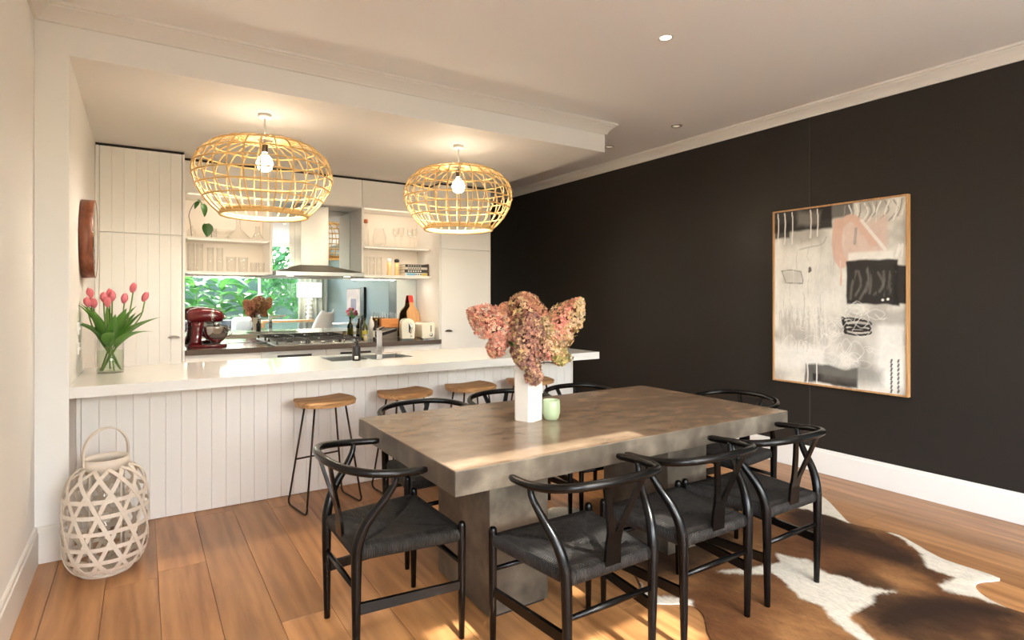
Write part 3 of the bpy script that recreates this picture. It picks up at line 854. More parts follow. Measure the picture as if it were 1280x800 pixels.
# knife block
t = thing('knife_block', 'orange wooden knife block with steel knife handles on the dark worktop', 'knife block', (2.352, 6.235, ZD))
MB().box((-0.10, -0.035, 0.120), (0.10, 0.035, 0.222), 0.004).build('block', M_BLOCKWOOD, t)
MB().box((-0.092, -0.030, 0.0), (0.092, 0.030, 0.119)).build('stand', mat('smoked acrylic', srgb(120, 112, 104), 0.2, noise=(4, 0.05)), t)
for k in range(6):
    kx = -0.08+0.032*k
    MB().box((kx-0.006, -0.008, 0.2225), (kx+0.006, 0.008, 0.290-0.006*(k % 3)), 0.003).build('knife_handle', M_CHROME, t)

# bottles
def bottle(label, loc, r, h, body_m, cap_m, label_m=None, neck=0.35):
    t = thing('bottle', label, 'bottle', loc, 0, 'bottles beside the cooktop')
    nh = h*(1-neck)
    MB().lathe([(0, 0), (r*0.95, 0), (r, 0.004), (r, nh*0.85), (r*0.8, nh*0.98), (r*0.36, nh+h*neck*0.25), (r*0.32, h*0.95)], 24).build('body', body_m, t)
    MB().lathe([(r*0.38, h*0.93), (r*0.40, h), (0, h+0.001)], 18).build('cap', cap_m, t)
    if label_m:
        MB().lathe([(r*1.01, nh*0.2), (r*1.02, nh*0.22), (r*1.02, nh*0.66), (r*1.01, nh*0.68)], 24, cap=False).build('paper_label', label_m, t)
    return t
M_OIL = mat('green oil bottle', srgb(58, 62, 18), 0.12, noise=(6, 0.3), coat=0.5)
M_DARKBOTTLE = mat('dark bottle glass', srgb(36, 24, 18), 0.12, noise=(6, 0.2), coat=0.5)
bottle('green glass oil bottle beside the cooktop', (2.035, 6.12, ZD), 0.034, 0.235, M_OIL, M_BLACKPLASTIC, mat('olive label', srgb(170, 160, 60), 0.6, noise=(9, 0.1)))
bottle('tall slim white bottle behind the oil bottles', (2.145, 6.22, ZD), 0.030, 0.250, M_CERAMIC, M_CERAMIC, None, 0.2)
bottle('dark bottle with a pale label and gold cap in front of white bottle', (2.150, 6.08, ZD), 0.034, 0.225, M_DARKBOTTLE, mat('gold cap', srgb(200, 160, 90), 0.3, 0.6, noise=(5, 0.05)), mat('pale label', srgb(226, 224, 206), 0.6, noise=(9, 0.04)))
t = thing('spice_jar', 'small glass spice jar at the right end of the cooktop', 'jar', (2.005, 6.0, ZD))
MB().lathe([(0, 0), (0.022, 0), (0.024, 0.003), (0.024, 0.05), (0.020, 0.056)], 20).build('jar', mat('spice', srgb(196, 180, 140), 0.4, noise=(40, 0.2)), t)
MB().lathe([(0.022, 0.056), (0.022, 0.068), (0, 0.069)], 20).build('lid', M_CHROME, t)

# ------------------------------------------------------------------ things on the shelves
ZA, ZB = 1.9135, 1.6005      # tops of upper and lower shelves
def tumbler(label, loc, r, h, group, flare=1.0, stem=False):
    if stem:
        prof = [(0, 0), (r*0.9, 0.0), (r*0.85, 0.003), (0.006, 0.010), (0.005, h*0.45), (r*0.5, h*0.52), (r, h*0.72), (r*0.85, h), (r*0.80, h), (r*0.93, h*0.72), (0.0, h*0.53)]
    else:
        prof = [(0, 0), (r*flare, 0), (r, h), (r-0.003, h), (r*flare-0.004, 0.008), (0, 0.008)]
    o = MB().lathe(prof, 20).build('wine_glass' if stem else 'drinking_glass', M_TUMBLER, None, loc)
    return tag(o, label, 'glass', group)
ord_ = ['first', 'second', 'third', 'fourth', 'fifth', 'sixth', 'seventh', 'eighth']
# left unit lower shelf
for k, xx in enumerate((0.385, 0.455, 0.545, 0.625)):
    tumbler('%s lower tumbler from the left, bottom left shelf' % ord_[k], (xx, 6.12, ZB), 0.030, 0.125, 'lower tumblers on the bottom left shelf')
    hh = (0.135, 0.135, 0.105, 0.105)[k]
    tumbler('%s tumbler from left, standing on the tumblers of bottom left shelf' % ord_[k], (xx, 6.12, ZB+0.1255), 0.029, hh, 'upper tumblers on the bottom left shelf')
for k, (xx, r_, hh) in enumerate(((0.725, 0.046, 0.15), (0.830, 0.046, 0.15), (0.925, 0.032, 0.10), (0.995, 0.032, 0.10))):
    lab = ('wide glass in the middle of the bottom left shelf', 'wide glass right of centre on bottom left shelf', 'short glass near the right end of bottom left shelf', 'short glass touching the right end of bottom left shelf')[k]
    tumbler(lab, (xx, 6.14, ZB), r_, hh, 'glasses on the bottom left shelf', 0.9)
# left unit upper shelf: bottle with cutting, square glass with heart leaf, dish, decanter, carafe
def leaf_mesh(L, Wd, curl, m, name='leaf', heart=False, nx=6):
    b = MB(); vs = []; fs = []
    for i in range(nx+1):
        u = i/nx
        wv = Wd*(math.sin(PI*(u**0.75))**0.8 if not heart else (math.sin(PI*min(1, u*0.93+0.10))**0.6)*(1-u*0.35))
        if i == nx: wv = 0.0005
        zc_ = -curl*L*u*u
        for s in (-1, -0.5, 0, 0.5, 1):
            vs.append((u*L*(1-0.15*abs(curl)*u), s*wv/2, zc_+abs(s)*wv*0.16))
    for i in range(nx):
        for k in range(4):
            fs.append((i*5+k, (i+1)*5+k, (i+1)*5+k+1, i*5+k+1))
    b.add(vs, fs, True)
    return b.mesh(name, m)
t = thing('bottle_vase', 'small glass bottle with a trailing leafy cutting on top left shelf', 'vase', (0.385, 6.06, ZA))
MB().lathe([(0, 0), (0.036, 0), (0.038, 0.004), (0.038, 0.055), (0.030, 0.075), (0.013, 0.085), (0.012, 0.110), (0.010, 0.110), (0.010, 0.085), (0.034, 0.055), (0.034, 0.006), (0, 0.006)], 24).build('bottle', M_TUMBLER, t)
t2 = thing('plant_cutting', 'green leafy cutting arching out of the small glass bottle', 'plant', (0.385, 6.06, ZA+0.01))
MB().tube(smooth_path([(0, 0, 0), (-0.01, 0, 0.12), (-0.02, 0, 0.20), (0.02, -0.01, 0.30), (0.07, -0.02, 0.335)]), 0.003, 6).build('stem', M_TWIG, t2)
for (lx, ly, lz, rz, rx, L) in ((0.045, -0.02, 0.335, 0.3, 0.5, 0.11), (0.085, -0.03, 0.300, -0.6, 1.15, 0.12), (0.06, -0.02, 0.32, 2.6, 0.8, 0.08)):
    o = obj('leaf', leaf_mesh(L, L*0.62, 0.4, M_DARKLEAF, 'leaf', True), t2, (lx, ly, lz)); o.rotation_euler = (0.5, rx, rz)
t = thing('square_glass', 'low glass tumbler vase holding one heart shaped leaf', 'vase', (0.545, 6.06, ZA))
MB().lathe([(0, 0), (0.048, 0), (0.05, 0.004), (0.05, 0.095), (0.047, 0.095), (0.047, 0.006), (0, 0.006)], 24).build('vessel', M_TUMBLER, t)
t2 = thing('heart_leaf', 'single heart shaped leaf hanging over the low glass vase', 'leaf', (0.505, 6.00, ZA+0.125))
o = obj('blade', leaf_mesh(0.125, 0.115, 0.12, M_DARKLEAF, 'blade', True), t2); o.rotation_euler = (0, math.radians(80), math.radians(-75))
MB().tube([(0, 0, 0), (0.02, 0.03, 0.01), (0.04, 0.06, -0.03), (0.045, 0.065, -0.115)], 0.003, 6).build('stem', M_DARKLEAF, t2)
tag(MB().lathe([(0, 0), (0.05, 0), (0.055, 0.05), (0.10, 0.085), (0.102, 0.09), (0.098, 0.09), (0.05, 0.055), (0, 0.05)], 28).build('glass_dish', M_TUMBLER, None, (0.655, 6.16, ZA)), 'footed glass dish behind the heart leaf vase', 'dish')
tag(MB().lathe([(0, 0), (0.10, 0), (0.118, 0.006), (0.118, 0.018), (0.08, 0.05), (0.030, 0.085), (0.020, 0.12), (0.019, 0.20), (0.024, 0.215), (0.021, 0.215), (0.016, 0.12), (0.10, 0.02), (0, 0.006)], 32).build('decanter', M_TUMBLER, None, (0.785, 6.10, ZA)), 'wide based glass wine decanter on the top left shelf', 'decanter')
tag(MB().lathe([(0, 0), (0.045, 0), (0.054, 0.008), (0.052, 0.03), (0.028, 0.06), (0.021, 0.09), (0.022, 0.140), (0.019, 0.140), (0.019, 0.09), (0.048, 0.03), (0, 0.006)], 28).build('carafe', M_TUMBLER, None, (0.955, 6.10, ZA)), 'small glass carafe near the hood end of top left shelf', 'carafe')
# right unit upper shelf
t = thing('swing_bottle', 'tall glass bottle with copper stopper on the top right shelf', 'bottle', (2.035, 6.08, ZA))
MB().lathe([(0, 0), (0.032, 0), (0.033, 0.004), (0.033, 0.13), (0.022, 0.18), (0.016, 0.20), (0.016, 0.25), (0.013, 0.25), (0.013, 0.20), (0.03, 0.13), (0.03, 0.006), (0, 0.006)], 24).build('body', M_TUMBLER, t)
MB().lathe([(0.020, 0.248), (0.022, 0.252), (0.022, 0.285), (0.012, 0.29), (0, 0.29)], 20).build('stopper', mat('copper', srgb(168, 96, 66), 0.3, 0.7, noise=(5, 0.08)), t)
tag(MB().lathe([(0, 0), (0.055, 0), (0.06, 0.004), (0.075, 0.06), (0.070, 0.13), (0.05, 0.18), (0.052, 0.205), (0.048, 0.205), (0.046, 0.18), (0.066, 0.13), (0.07, 0.06), (0, 0.008)], 32).build('glass_jug', M_TUMBLER, None, (2.20, 6.12, ZA)), 'bulbous glass jug on the top right shelf', 'jug')
for k, xx in enumerate((2.38, 2.47, 2.55, 2.63)):
    tumbler('%s stemmed glass from the left on the top right shelf' % ord_[k], (xx, 6.10+0.06*(k % 2), ZA), 0.034, 0.215+0.02*(k % 2), 'stemmed glasses on the top right shelf', stem=True)
# right unit lower shelf
for k, xx in enumerate((2.035, 2.115, 2.195)):
    tumbler('%s tall glass from the left on the bottom right shelf' % ord_[k], (xx, 6.12, ZB), 0.031, 0.20, 'tall glasses on the bottom right shelf')
def mill(label, x, m_top, ball):
    t = thing('spice_mill', label, 'mill', (x, 6.10, ZB), 0, 'wooden mills on the bottom right shelf')
    MB().lathe([(0, 0), (0.026, 0), (0.027, 0.004), (0.024, 0.07), (0.026, 0.145), (0.0, 0.146)], 24).build('body', mat('pale beech', srgb(224, 180, 124), 0.45, noise=(10, 0.08), stretch=(4, 4, 0.5)), t)
    if ball:
        MB().lathe([(0.012, 0.146), (0.026, 0.152), (0.030, 0.165), (0.026, 0.180), (0.012, 0.188), (0, 0.189)], 24).build('top', m_top, t)
    else:
        MB().lathe([(0.026, 0.1465), (0.027, 0.15), (0.026, 0.180), (0.020, 0.186), (0, 0.187)], 24).build('top', m_top, t)
mill('pale wooden mill with a white top on bottom right shelf', 2.305, M_CERAMIC, False)
mill('pale wooden mill with a black round top beside the books', 2.395, M_BLACKPLASTIC, True)
zb = ZB
for k, (bw_, bd, bh, col, lab) in enumerate(((0.285, 0.20, 0.034, (214, 218, 214), 'pale book at the bottom of the shelf stack'), (0.275, 0.20, 0.036, (62, 58, 54), 'dark spined book second from the bottom of shelf stack'), (0.270, 0.19, 0.026, (206, 200, 186), 'cream book third from the bottom of shelf stack'), (0.260, 0.19, 0.030, (44, 42, 42), 'black book on top of the shelf stack'))):
    t = thing('book', lab, 'book', (2.595+0.006*(k % 2), 6.12, zb), math.radians((2, -3, 1, -2)[k]), 'books stacked on the bottom right shelf')
    mc = mat('cover %d' % k, srgb(*col), 0.5, noise=(10, 0.06))
    b = MB()
    b.box((-bw_/2, -bd/2, 0), (bw_/2, bd/2, 0.003)); b.box((-bw_/2, -bd/2, bh-0.003), (bw_/2, bd/2, bh)); b.box((-bw_/2, -bd/2, 0.003), (bw_/2, -bd/2+0.004, bh-0.003))
    b.build('cover', mc, t)
    MB().box((-bw_/2+0.004, -bd/2+0.004, 0.003), (bw_/2-0.004, bd/2-0.004, bh-0.003)).build('pages', M_PAPER, t)
    tm = mat('spine title %d' % k, srgb(*((60, 60, 60), (226, 224, 214), (40, 40, 44), (190, 186, 176))[k]), 0.6, noise=(5, 0.05))
    for q in range(6):
        MB().box((-0.10+0.028*q, -bd/2-0.0006, bh*0.32), (-0.083+0.028*q, -bd/2+0.001, bh*0.68)).build('spine_lettering', tm, t)
    if k == 0:
        MB().box((-0.12, -bd/2-0.0008, 0.004), (-0.02, -bd/2+0.001, bh-0.004)).build('spine_panel', mat('blue panel', srgb(120, 176, 200), 0.6, noise=(5, 0.05)), t)
        MB().box((0.06, -bd/2-0.0008, 0.004), (0.13, -bd/2+0.001, bh-0.004)).build('spine_panel', mat('yellow panel', srgb(206, 184, 96), 0.6, noise=(5, 0.05)), t)
    zb += bh+0.0003
t = thing('book', 'thin dark book standing upright beside the shelf stack', 'book', (2.737, 6.10, ZB))
MB().box((-0.006, -0.09, 0), (0.006, 0.09, 0.135), 0.001).build('cover', mat('cover brown', srgb(88, 60, 46), 0.5, noise=(9, 0.1)), t)
MB().box((-0.0045, -0.088, 0.1352), (0.0045, 0.091, 0.1358)).build('pages', M_PAPER, t)

# round mirror and switches on the reveal wall
t = thing('round_mirror', 'round wall mirror in a deep walnut rim on the reveal wall', 'mirror', (-0.32, 4.53, 1.73))
MB().lathe([(0.225, 0.004), (0.247, 0.004), (0.247, 0.072), (0.241, 0.072), (0.241, 0.060), (0.225, 0.060)], 64, axis='X', cap=False).build('rim', M_WALNUT, t)
MB().lathe([(0.0, 0.0715), (0.2405, 0.0715), (0.2405, 0.066), (0.0, 0.066)], 64, axis='X', cap=False).build('glass', M_MIRROR2, t)
for (yy, zz, lab) in ((4.30, 1.175, 'white power point plate, upper of two on the reveal wall'), (4.30, 1.055, 'white power point plate, lower of two on the reveal wall'), (4.86, 1.29, 'small switch plate on the reveal wall nearest the cupboard')):
    t = thing('switch_plate', lab, 'switch', (-0.32, yy, zz), 0, 'switch plates on the reveal wall')
    hs = 0.037 if yy < 4.5 else 0.030
    MB().box((0.0, -0.058, -hs), (0.008, 0.058, hs), 0.002).build('plate', M_WHITEPLASTIC, t)
    for s in (-1, 1):
        MB().box((0.008, s*0.026-0.012, -0.010), (0.012, s*0.026+0.012, 0.010), 0.001).build('rocker', M_WHITEPLASTIC, t)

# ------------------------------------------------------------------ pendants
PROF = smooth_path([(0.055, -0.178), (0.18, -0.186), (0.31, -0.222), (0.405, -0.300), (0.445, -0.400), (0.432, -0.490), (0.390, -0.575), (0.335, -0.645), (0.280, -0.697)], 5)
def prof_r(z):
    for (r0, z0), (r1, z1) in zip(PROF, PROF[1:]):
        if z1 <= z <= z0:
            return r0+(r1-r0)*(z-z0)/(z1-z0)
    return PROF[-1][0]
def make_pendant(label, loc, energy):
    t = thing('pendant_light', label, 'pendant lamp', loc, 0, 'rattan basket pendant lamps')
    NR = 28
    rib = MB().tube([(r_, 0, z) for r_, z in PROF], 0.0052, 6).mesh('rib', M_RATTAN)
    for k in range(NR):
        obj('rib', rib, t, (0, 0, 0), 2*PI*k/NR)
    for z in (-0.183, -0.235, -0.302, -0.375, -0.448, -0.520, -0.595):
        r_ = prof_r(z)+0.004
        MB().tube(arc((0, 0), r_, 0, 2*PI*47/48, 48, z), 0.0055, 6, closed=True).build('ring', M_RATTAN, t)
    MB().tube(arc((0, 0), 0.279, 0, 2*PI*47/48, 48, -0.700), 0.010, 8, closed=True).build('rim', M_RATTAN, t)
    MB().lathe([(0.276, -0.672), (0.281, -0.672), (0.281, -0.700), (0.276, -0.700), (0.276, -0.672)], 48, cap=False).build('rim_band', M_RATTAN, t)
    MB().tube(arc((0, 0), 0.058, 0, 2*PI*23/24, 24, -0.180), 0.006, 6, closed=True).build('rim', M_RATTAN, t)
    MB().lathe([(0, -0.030), (0.040, -0.028), (0.045, -0.020), (0.045, 0.0)], 24).build('ceiling_rose', M_WHITEPLASTIC, t)
    MB().tube([(0, 0, -0.03), (0, 0, -0.20)], 0.0075, 10).build('drop_rod', M_WHITEPLASTIC, t)
    MB().lathe([(0.0, -0.20), (0.018, -0.20), (0.020, -0.21), (0.020, -0.255), (0.016, -0.262)], 18).build('lamp_holder', M_BRONZE, t)
    for k in range(3):
        a = 2*PI*k/3
        MB().tube([(0.018*math.cos(a), 0.018*math.sin(a), -0.205), (0.056*math.cos(a), 0.056*math.sin(a), -0.182)], 0.003, 6).build('support_wire', M_BRONZE, t)
    MB().lathe([(0.014, -0.262), (0.020, -0.275), (0.044, -0.305), (0.055, -0.340), (0.044, -0.378), (0.022, -0.393), (0, -0.396)], 28).build('bulb', M_BULB, t)
    light('bulb_glow', 'POINT', (0, 0, -0.335), energy*0.13, (1.0, 0.87, 0.70), None, t, shadow_soft_size=0.06)
    light('bulb_beam', 'SPOT', (0, 0, -0.335), energy, (1.0, 0.87, 0.70), (0, 0, -1), t, shadow_soft_size=0.06, spot_size=math.radians(180), spot_blend=0.5)
    return t
make_pendant('left rattan basket pendant lamp above the island', (0.714, 4.266, ZS), 340)
make_pendant('right rattan basket pendant lamp above the island', (2.217, 4.271, ZS), 340)

# ------------------------------------------------------------------ bar stools
def make_stool(label, loc, rz):
    t = thing('bar_stool', label, 'stool', loc, rz, 'saddle seat bar stools at the island')
    b = MB(); nx, ny = 18, 12; top = []; bot = []
    for i in range(nx+1):
        for j in range(ny+1):
            u = -1+2*i/nx; v = -1+2*j/ny
            # squircle footprint
            x_ = u*math.sqrt(1-v*v/2*0.72)*0.195; y_ = v*math.sqrt(1-u*u/2*0.72)*0.155
            dish = 0.015*(u*u)*(0.6+0.4*v)
            edge = max(abs(u), abs(v)); rr = 0.008*max(0, (edge-0.85)/0.15)**2
            top.append((x_, y_, 0.690+dish-rr)); bot.append((x_*0.97, y_*0.97, 0.655+0.006*u*u))
    N = (nx+1)*(ny+1); I = lambda i, j: i*(ny+1)+j
    fs = []
    for i in range(nx):
        for j in range(ny):
            fs.append((I(i, j), I(i+1, j), I(i+1, j+1), I(i, j+1)))
            fs.append((N+I(i, j), N+I(i, j+1), N+I(i+1, j+1), N+I(i+1, j)))
    for i in range(nx):
        fs.append((I(i, 0), N+I(i, 0), N+I(i+1, 0), I(i+1, 0))); fs.append((I(i, ny), I(i+1, ny), N+I(i+1, ny), N+I(i, ny)))
    for j in range(ny):
        fs.append((I(0, j), I(0, j+1), N+I(0, j+1), N+I(0, j))); fs.append((I(nx, j), N+I(nx, j), N+I(nx, j+1), I(nx, j+1)))
    b.add(top+bot, fs, True)
    s_ = b.build('seat', M_SEATWOOD, t)
    es = s_.modifiers.new('e', 'EDGE_SPLIT'); es.split_angle = math.radians(40)
    r_ = 0.0065
    for s in (-1, 1):
        X0, X1 = s*0.105, s*0.185
        Yf, Yk = -0.150, 0.150
        fr = [(X0, -0.075, 0.656), (X1-s*0.004, Yf+0.012, 0.06)]
        MB().tube(fr, r_, 8).build('leg', M_ROD, t)
        MB().tube([(X0, 0.075, 0.656), (X1-s*0.004, Yk-0.012, 0.06)], r_, 8).build('leg', M_ROD, t)
        pts = [(X1-s*0.004, Yf+0.012, 0.06), (X1-s*0.001, Yf+0.006, 0.040), (X1, Yf+0.012, 0.020), (X1, Yf+0.028, 0.010), (X1, Yf+0.052, r_)]
        pts += [(X1, Yk-0.052, r_), (X1, Yk-0.028, 0.010), (X1, Yk-0.012, 0.020), (X1-s*0.001, Yk-0.006, 0.040), (X1-s*0.004, Yk-0.012, 0.06)]
        MB().tube(pts, r_, 8).build('floor_runner', M_ROD, t)
    fz = 0.30; k = (0.656-fz)/(0.656-0.06); fx = 0.105+(0.181-0.105)*k; fy = 0.075+(0.138-0.075)*k
    MB().tube([(-fx, fy, fz), (fx, fy, fz)], 0.006, 8).build('footrest', M_ROD, t)
    return t
st = make_stool('bar stool with a saddle wood seat nearest the bamboo lantern', (1.015, 3.850, 0), math.radians(10))
dup(st, (1.582, 3.870, 0), math.radians(7), 'second bar stool from the lantern, behind the first dining chair')
dup(st, (2.115, 3.870, 0), math.radians(4), 'third bar stool from the lantern')
dup(st, (2.675, 3.885, 0), math.radians(3), 'bar stool half hidden behind the white flower vase')

# ------------------------------------------------------------------ dining table
TX0, TX1, TY0, TY1, ZT = 0.922, 2.922, 1.800, 2.868, 0.75
t = thing('dining_table', 'long brown concrete dining table on two block pedestals', 'table', (1.922, 2.334, 0))
def concrete_top():
    b = MB().box((-1.0, -0.534, 0.658), (1.0, 0.534, ZT), 0.004)
    return b
tt = concrete_top().build('tabletop', M_TABLETOP, t)
tt.data.materials.append(M_CONCRETE)
for p in tt.data.polygons:
    p.material_index = 0 if p.normal.z > 0.7 else 1
for s in (-1, 1):
    MB().box((s*0.54-0.152, -0.249, 0.012), (s*0.54+0.152, 0.251, 0.6575), 0.004).build('pedestal', M_CONCRETE, t)
    MB().box((s*0.54-0.14, -0.237, 0.0), (s*0.54+0.14, 0.239, 0.0118)).build('foot_pad', M_BLACKPLASTIC, t)

# ------------------------------------------------------------------ chairs
def cord_mat():
    t = NT('woven paper cord')
    a = t.new('ShaderNodeAttribute'); a.attribute_name = 'cord'
    m = t.new('ShaderNodeMath', operation='MULTIPLY'); m.inputs[1].default_value = 2*PI/0.0085
    t.link(a.outputs['Fac'], m.inputs[0])
    s = t.new('ShaderNodeMath', operation='SINE'); t.link(m.outputs[0], s.inputs[0])
    bp = t.new('ShaderNodeBump'); bp.inputs['Strength'].default_value = 0.9; bp.inputs['Distance'].default_value = 0.002
    t.link(s.outputs[0], bp.inputs['Height']); t.link(bp.outputs[0], t.b.inputs['Normal'])
    tc = t.new('ShaderNodeTexCoord'); nz = t.new('ShaderNodeTexNoise'); nz.inputs['Scale'].default_value = 40; nz.inputs['Detail'].default_value = 4
    t.link(tc.outputs['Object'], nz.inputs['Vector'])
    rp = t.new('ShaderNodeValToRGB'); rp.color_ramp.elements[0].position = 0.3; rp.color_ramp.elements[0].color = srgb(27, 25, 24)
    rp.color_ramp.elements[1].position = 0.75; rp.color_ramp.elements[1].color = srgb(54, 50, 47)
    t.link(nz.outputs['Fac'], rp.inputs[0]); t.link(rp.outputs[0], t.b.inputs['Base Color'])
    t.b.inputs['Roughness'].default_value = 0.62; t.b.inputs['Specular IOR Level'].default_value = 0.25
    return t.m
M_CORD = cord_mat()
def seat_mesh():
    n = 28; F, B, yf, yb = 0.232, 0.182, 0.198, -0.192
    vs = []; cords = []; fs = []
    def pt(u, v, below=0):
        y_ = yb+(yf-yb)*(v+1)/2; hw = B+(F-B)*(v+1)/2
        return (u*hw, y_)
    N = n+1
    for i in range(N):
        for j in range(N):
            u = -1+2*i/n; v = -1+2*j/n
            x_, y_ = pt(u, v)
            e = max(abs(u), abs(v))
            dip = -0.020*(1-u*u)*(1-v*v*0.6)
            z = 0.447+dip-0.012*max(0, (e-0.90)/0.10)**2
            # slight valley along the four diagonal joins
            z -= 0.0065*max(0, 1-abs(abs(u)-abs(v))/0.10)*(e < 0.97)
            vs.append((x_, y_, z)); cords.append(x_ if abs(v) > abs(u) else y_)
    for i in range(n):
        for j in range(n):
            fs.append((i*N+j, (i+1)*N+j, (i+1)*N+j+1, i*N+j+1))
    # wrapped rim and underside
    rim = [(i, 0) for i in range(n)]+[(n, j) for j in range(n)]+[(i, n) for i in range(n, 0, -1)]+[(0, j) for j in range(n, 0, -1)]
    base = [i*N+j for i, j in rim]; L = len(base)
    prev = base
    for (out, z) in ((0.014, 0.436), (0.021, 0.418), (0.019, 0.398), (0.006, 0.386), (-0.05, 0.394)):
        cur = []
        for q, (i, j) in enumerate(rim):
            x_, y_, _ = vs[base[q]]
            u = -1+2*i/n; v = -1+2*j/n
            ox = out*(1 if u > 0.999 else -1 if u < -0.999 else 0); oy = out*(1 if v > 0.999 else -1 if v < -0.999 else 0)
            if out < -0.04:
                ox, oy = -x_*0.2, -y_*0.2
            cur.append(len(vs)); vs.append((x_+ox, y_+oy, z)); cords.append(cords[base[q]])
        for q in range(L):
            fs.append((prev[q], prev[(q+1) % L], cur[(q+1) % L], cur[q]))
        prev = cur
    fs.append(tuple(prev[::-1]))
    me = bpy.data.meshes.new('seat'); me.from_pydata(vs, [], fs)
    me.polygons.foreach_set('use_smooth', [True]*len(fs))
    at = me.attributes.new('cord', 'FLOAT', 'POINT'); at.data.foreach_set('value', cords)
    me.materials.append(M_CORD)
    bm = bmesh.new(); bm.from_mesh(me); bmesh.ops.recalc_face_normals(bm, faces=bm.faces[:]); bm.to_mesh(me); bm.free()
    return me
def make_chair(label, loc, rz):
    t = thing('dining_chair', label, 'chair', loc, rz, 'black wishbone chairs around the concrete table')
    obj('seat', seat_mesh(), t)
    for s in (-1, 1):
        # back leg: straight to the seat, then sweeping forward and out to the arm
        P = smooth_path([(s*0.197, -0.205, 0.0, 0.0125), (s*0.200, -0.206, 0.20, 0.0165), (s*0.203, -0.206, 0.38, 0.0195), (s*0.207, -0.200, 0.46, 0.0200), (s*0.220, -0.172, 0.535, 0.0180), (s*0.240, -0.120, 0.605, 0.0150), (s*0.256, -0.082, 0.665, 0.0125), (s*0.260, -0.072, 0.706, 0.0110)], 5)
        MB().tube([p[:3] for p in P], [p[3] for p in P], 12).build('back_leg', M_BLACKWOOD, t)
        P = [(s*0.242, 0.207, 0.0, 0.0115), (s*0.242, 0.207, 0.20, 0.0150), (s*0.242, 0.207, 0.38, 0.0165), (s*0.242, 0.207, 0.448, 0.0165), (s*0.242, 0.207, 0.458, 0.0150), (s*0.242, 0.207, 0.465, 0.0100), (s*0.242, 0.207, 0.467, 0.003)]
        MB().tube([p[:3] for p in P], [p[3] for p in P], 12).build('front_leg', M_BLACKWOOD, t)
        # flat side stretcher
        a = Vector((s*0.201, -0.205, 0.215)); c_ = Vector((s*0.242, 0.207, 0.215)); dn = (c_-a).normalized(); sd = Vector((-dn.y, dn.x, 0))*0.008
        vs = []
        for q, hgt in ((a, 0.020), (c_, 0.016)):
            vs += [q-sd+Vector((0, 0, -hgt)), q+sd+Vector((0, 0, -hgt)), q+sd+Vector((0, 0, hgt)), q-sd+Vector((0, 0, hgt))]
        MB().add(vs, [(0, 3, 2, 1), (4, 5, 6, 7), (0, 1, 5, 4), (1, 2, 6, 5), (2, 3, 7, 6), (3, 0, 4, 7)]).build('side_stretcher', M_BLACKWOOD, t)
        MB().tube([(s*0.194, -0.204, 0.412), (s*0.236, 0.207, 0.412)], 0.007, 8).build('seat_rail', M_BLACKWOOD, t)
    MB().tube([(-0.200, -0.206, 0.285), (0, -0.206, 0.285), (0.200, -0.206, 0.285)], [0.009, 0.0125, 0.009], 10).build('back_stretcher', M_BLACKWOOD, t)
    MB().tube([(-0.242, 0.207, 0.300), (0, 0.207, 0.300), (0.242, 0.207, 0.300)], [0.009, 0.012, 0.009], 10).build('front_stretcher', M_BLACKWOOD, t)
    MB().tube([(-0.2, -0.203, 0.418), (0.2, -0.203, 0.412)], 0.007, 8).build('seat_rail', M_BLACKWOOD, t)
    MB().tube([(-0.242, 0.205, 0.418), (0.242, 0.205, 0.412)], 0.007, 8).build('seat_rail', M_BLACKWOOD, t)
    # bent top rail: arms and back in one sweep
    P = [(-0.262, 0.045, 0.704), (-0.268, -0.03, 0.708), (-0.266, -0.10, 0.713), (-0.245, -0.175, 0.721), (-0.190, -0.238, 0.731), (-0.100, -0.272, 0.738), (0, -0.281, 0.740)]
    P = P+[(-x_, y_, z_) for x_, y_, z_ in P[-2::-1]]
    P = smooth_path(P, 5); m_ = len(P)
    R = [0.0140+0.0020*math.sin(PI*i/(m_-1)) for i in range(m_)]
    R[0] = R[-1] = 0.0105
    MB().tube(P, R, 12).build('top_rail', M_BLACKWOOD, t)
    # y-shaped back splat
    zs = [(0.415, -0.205), (0.50, -0.212), (0.58, -0.232), (0.66, -0.256), (0.735, -0.278)]
    b = MB()
    def slab(rows):
        vs = []; fs = []
        for (xa_, xb_, y_, z_) in rows:
            vs += [(xa_, y_-0.006, z_), (xb_, y_-0.006, z_), (xb_, y_+0.006, z_), (xa_, y_+0.006, z_)]
        m2 = len(rows)
        for i in range(m2-1):
            for k in range(4):
                k2 = (k+1) % 4
                fs.append((i*4+k, i*4+k2, (i+1)*4+k2, (i+1)*4+k))
        fs.append((3, 2, 1, 0)); e = (m2-1)*4; fs.append((e, e+1, e+2, e+3))
        b.add(vs, fs)
    slab([(-0.036, 0.036, -0.206, 0.412), (-0.033, 0.033, -0.212, 0.50), (-0.034, 0.034, -0.221, 0.540)])
    for s in (-1, 1):
        rows = [(s*0.002, s*0.034, -0.221, 0.5405), (s*0.016, s*0.046, -0.232, 0.580), (s*0.044, s*0.071, -0.252, 0.655), (s*0.072, s*0.097, -0.270, 0.728)]
        rows = [(min(a_, b_), max(a_, b_), y_, z_) for a_, b_, y_, z_ in rows]
        slab(rows)
    b.build('back_splat', M_BLACKWOOD, t)
    return t
ch = make_chair('black wishbone chair at the left end of the table', (0.867, 2.283, 0), -PI/2)
dup(ch, (1.393, 1.720, 0), 0, 'black wishbone chair on the near side, with sunlight on its seat')
dup(ch, (1.962, 1.718, 0), 0, 'black wishbone chair in the middle of the near side')
dup(ch, (2.497, 1.720, 0), math.radians(0.5), 'black wishbone chair on the near side standing on the cowhide, nearest the black wall')
dup(ch, (1.360, 2.915, 0), PI, 'black wishbone chair on the island side nearest the lantern')
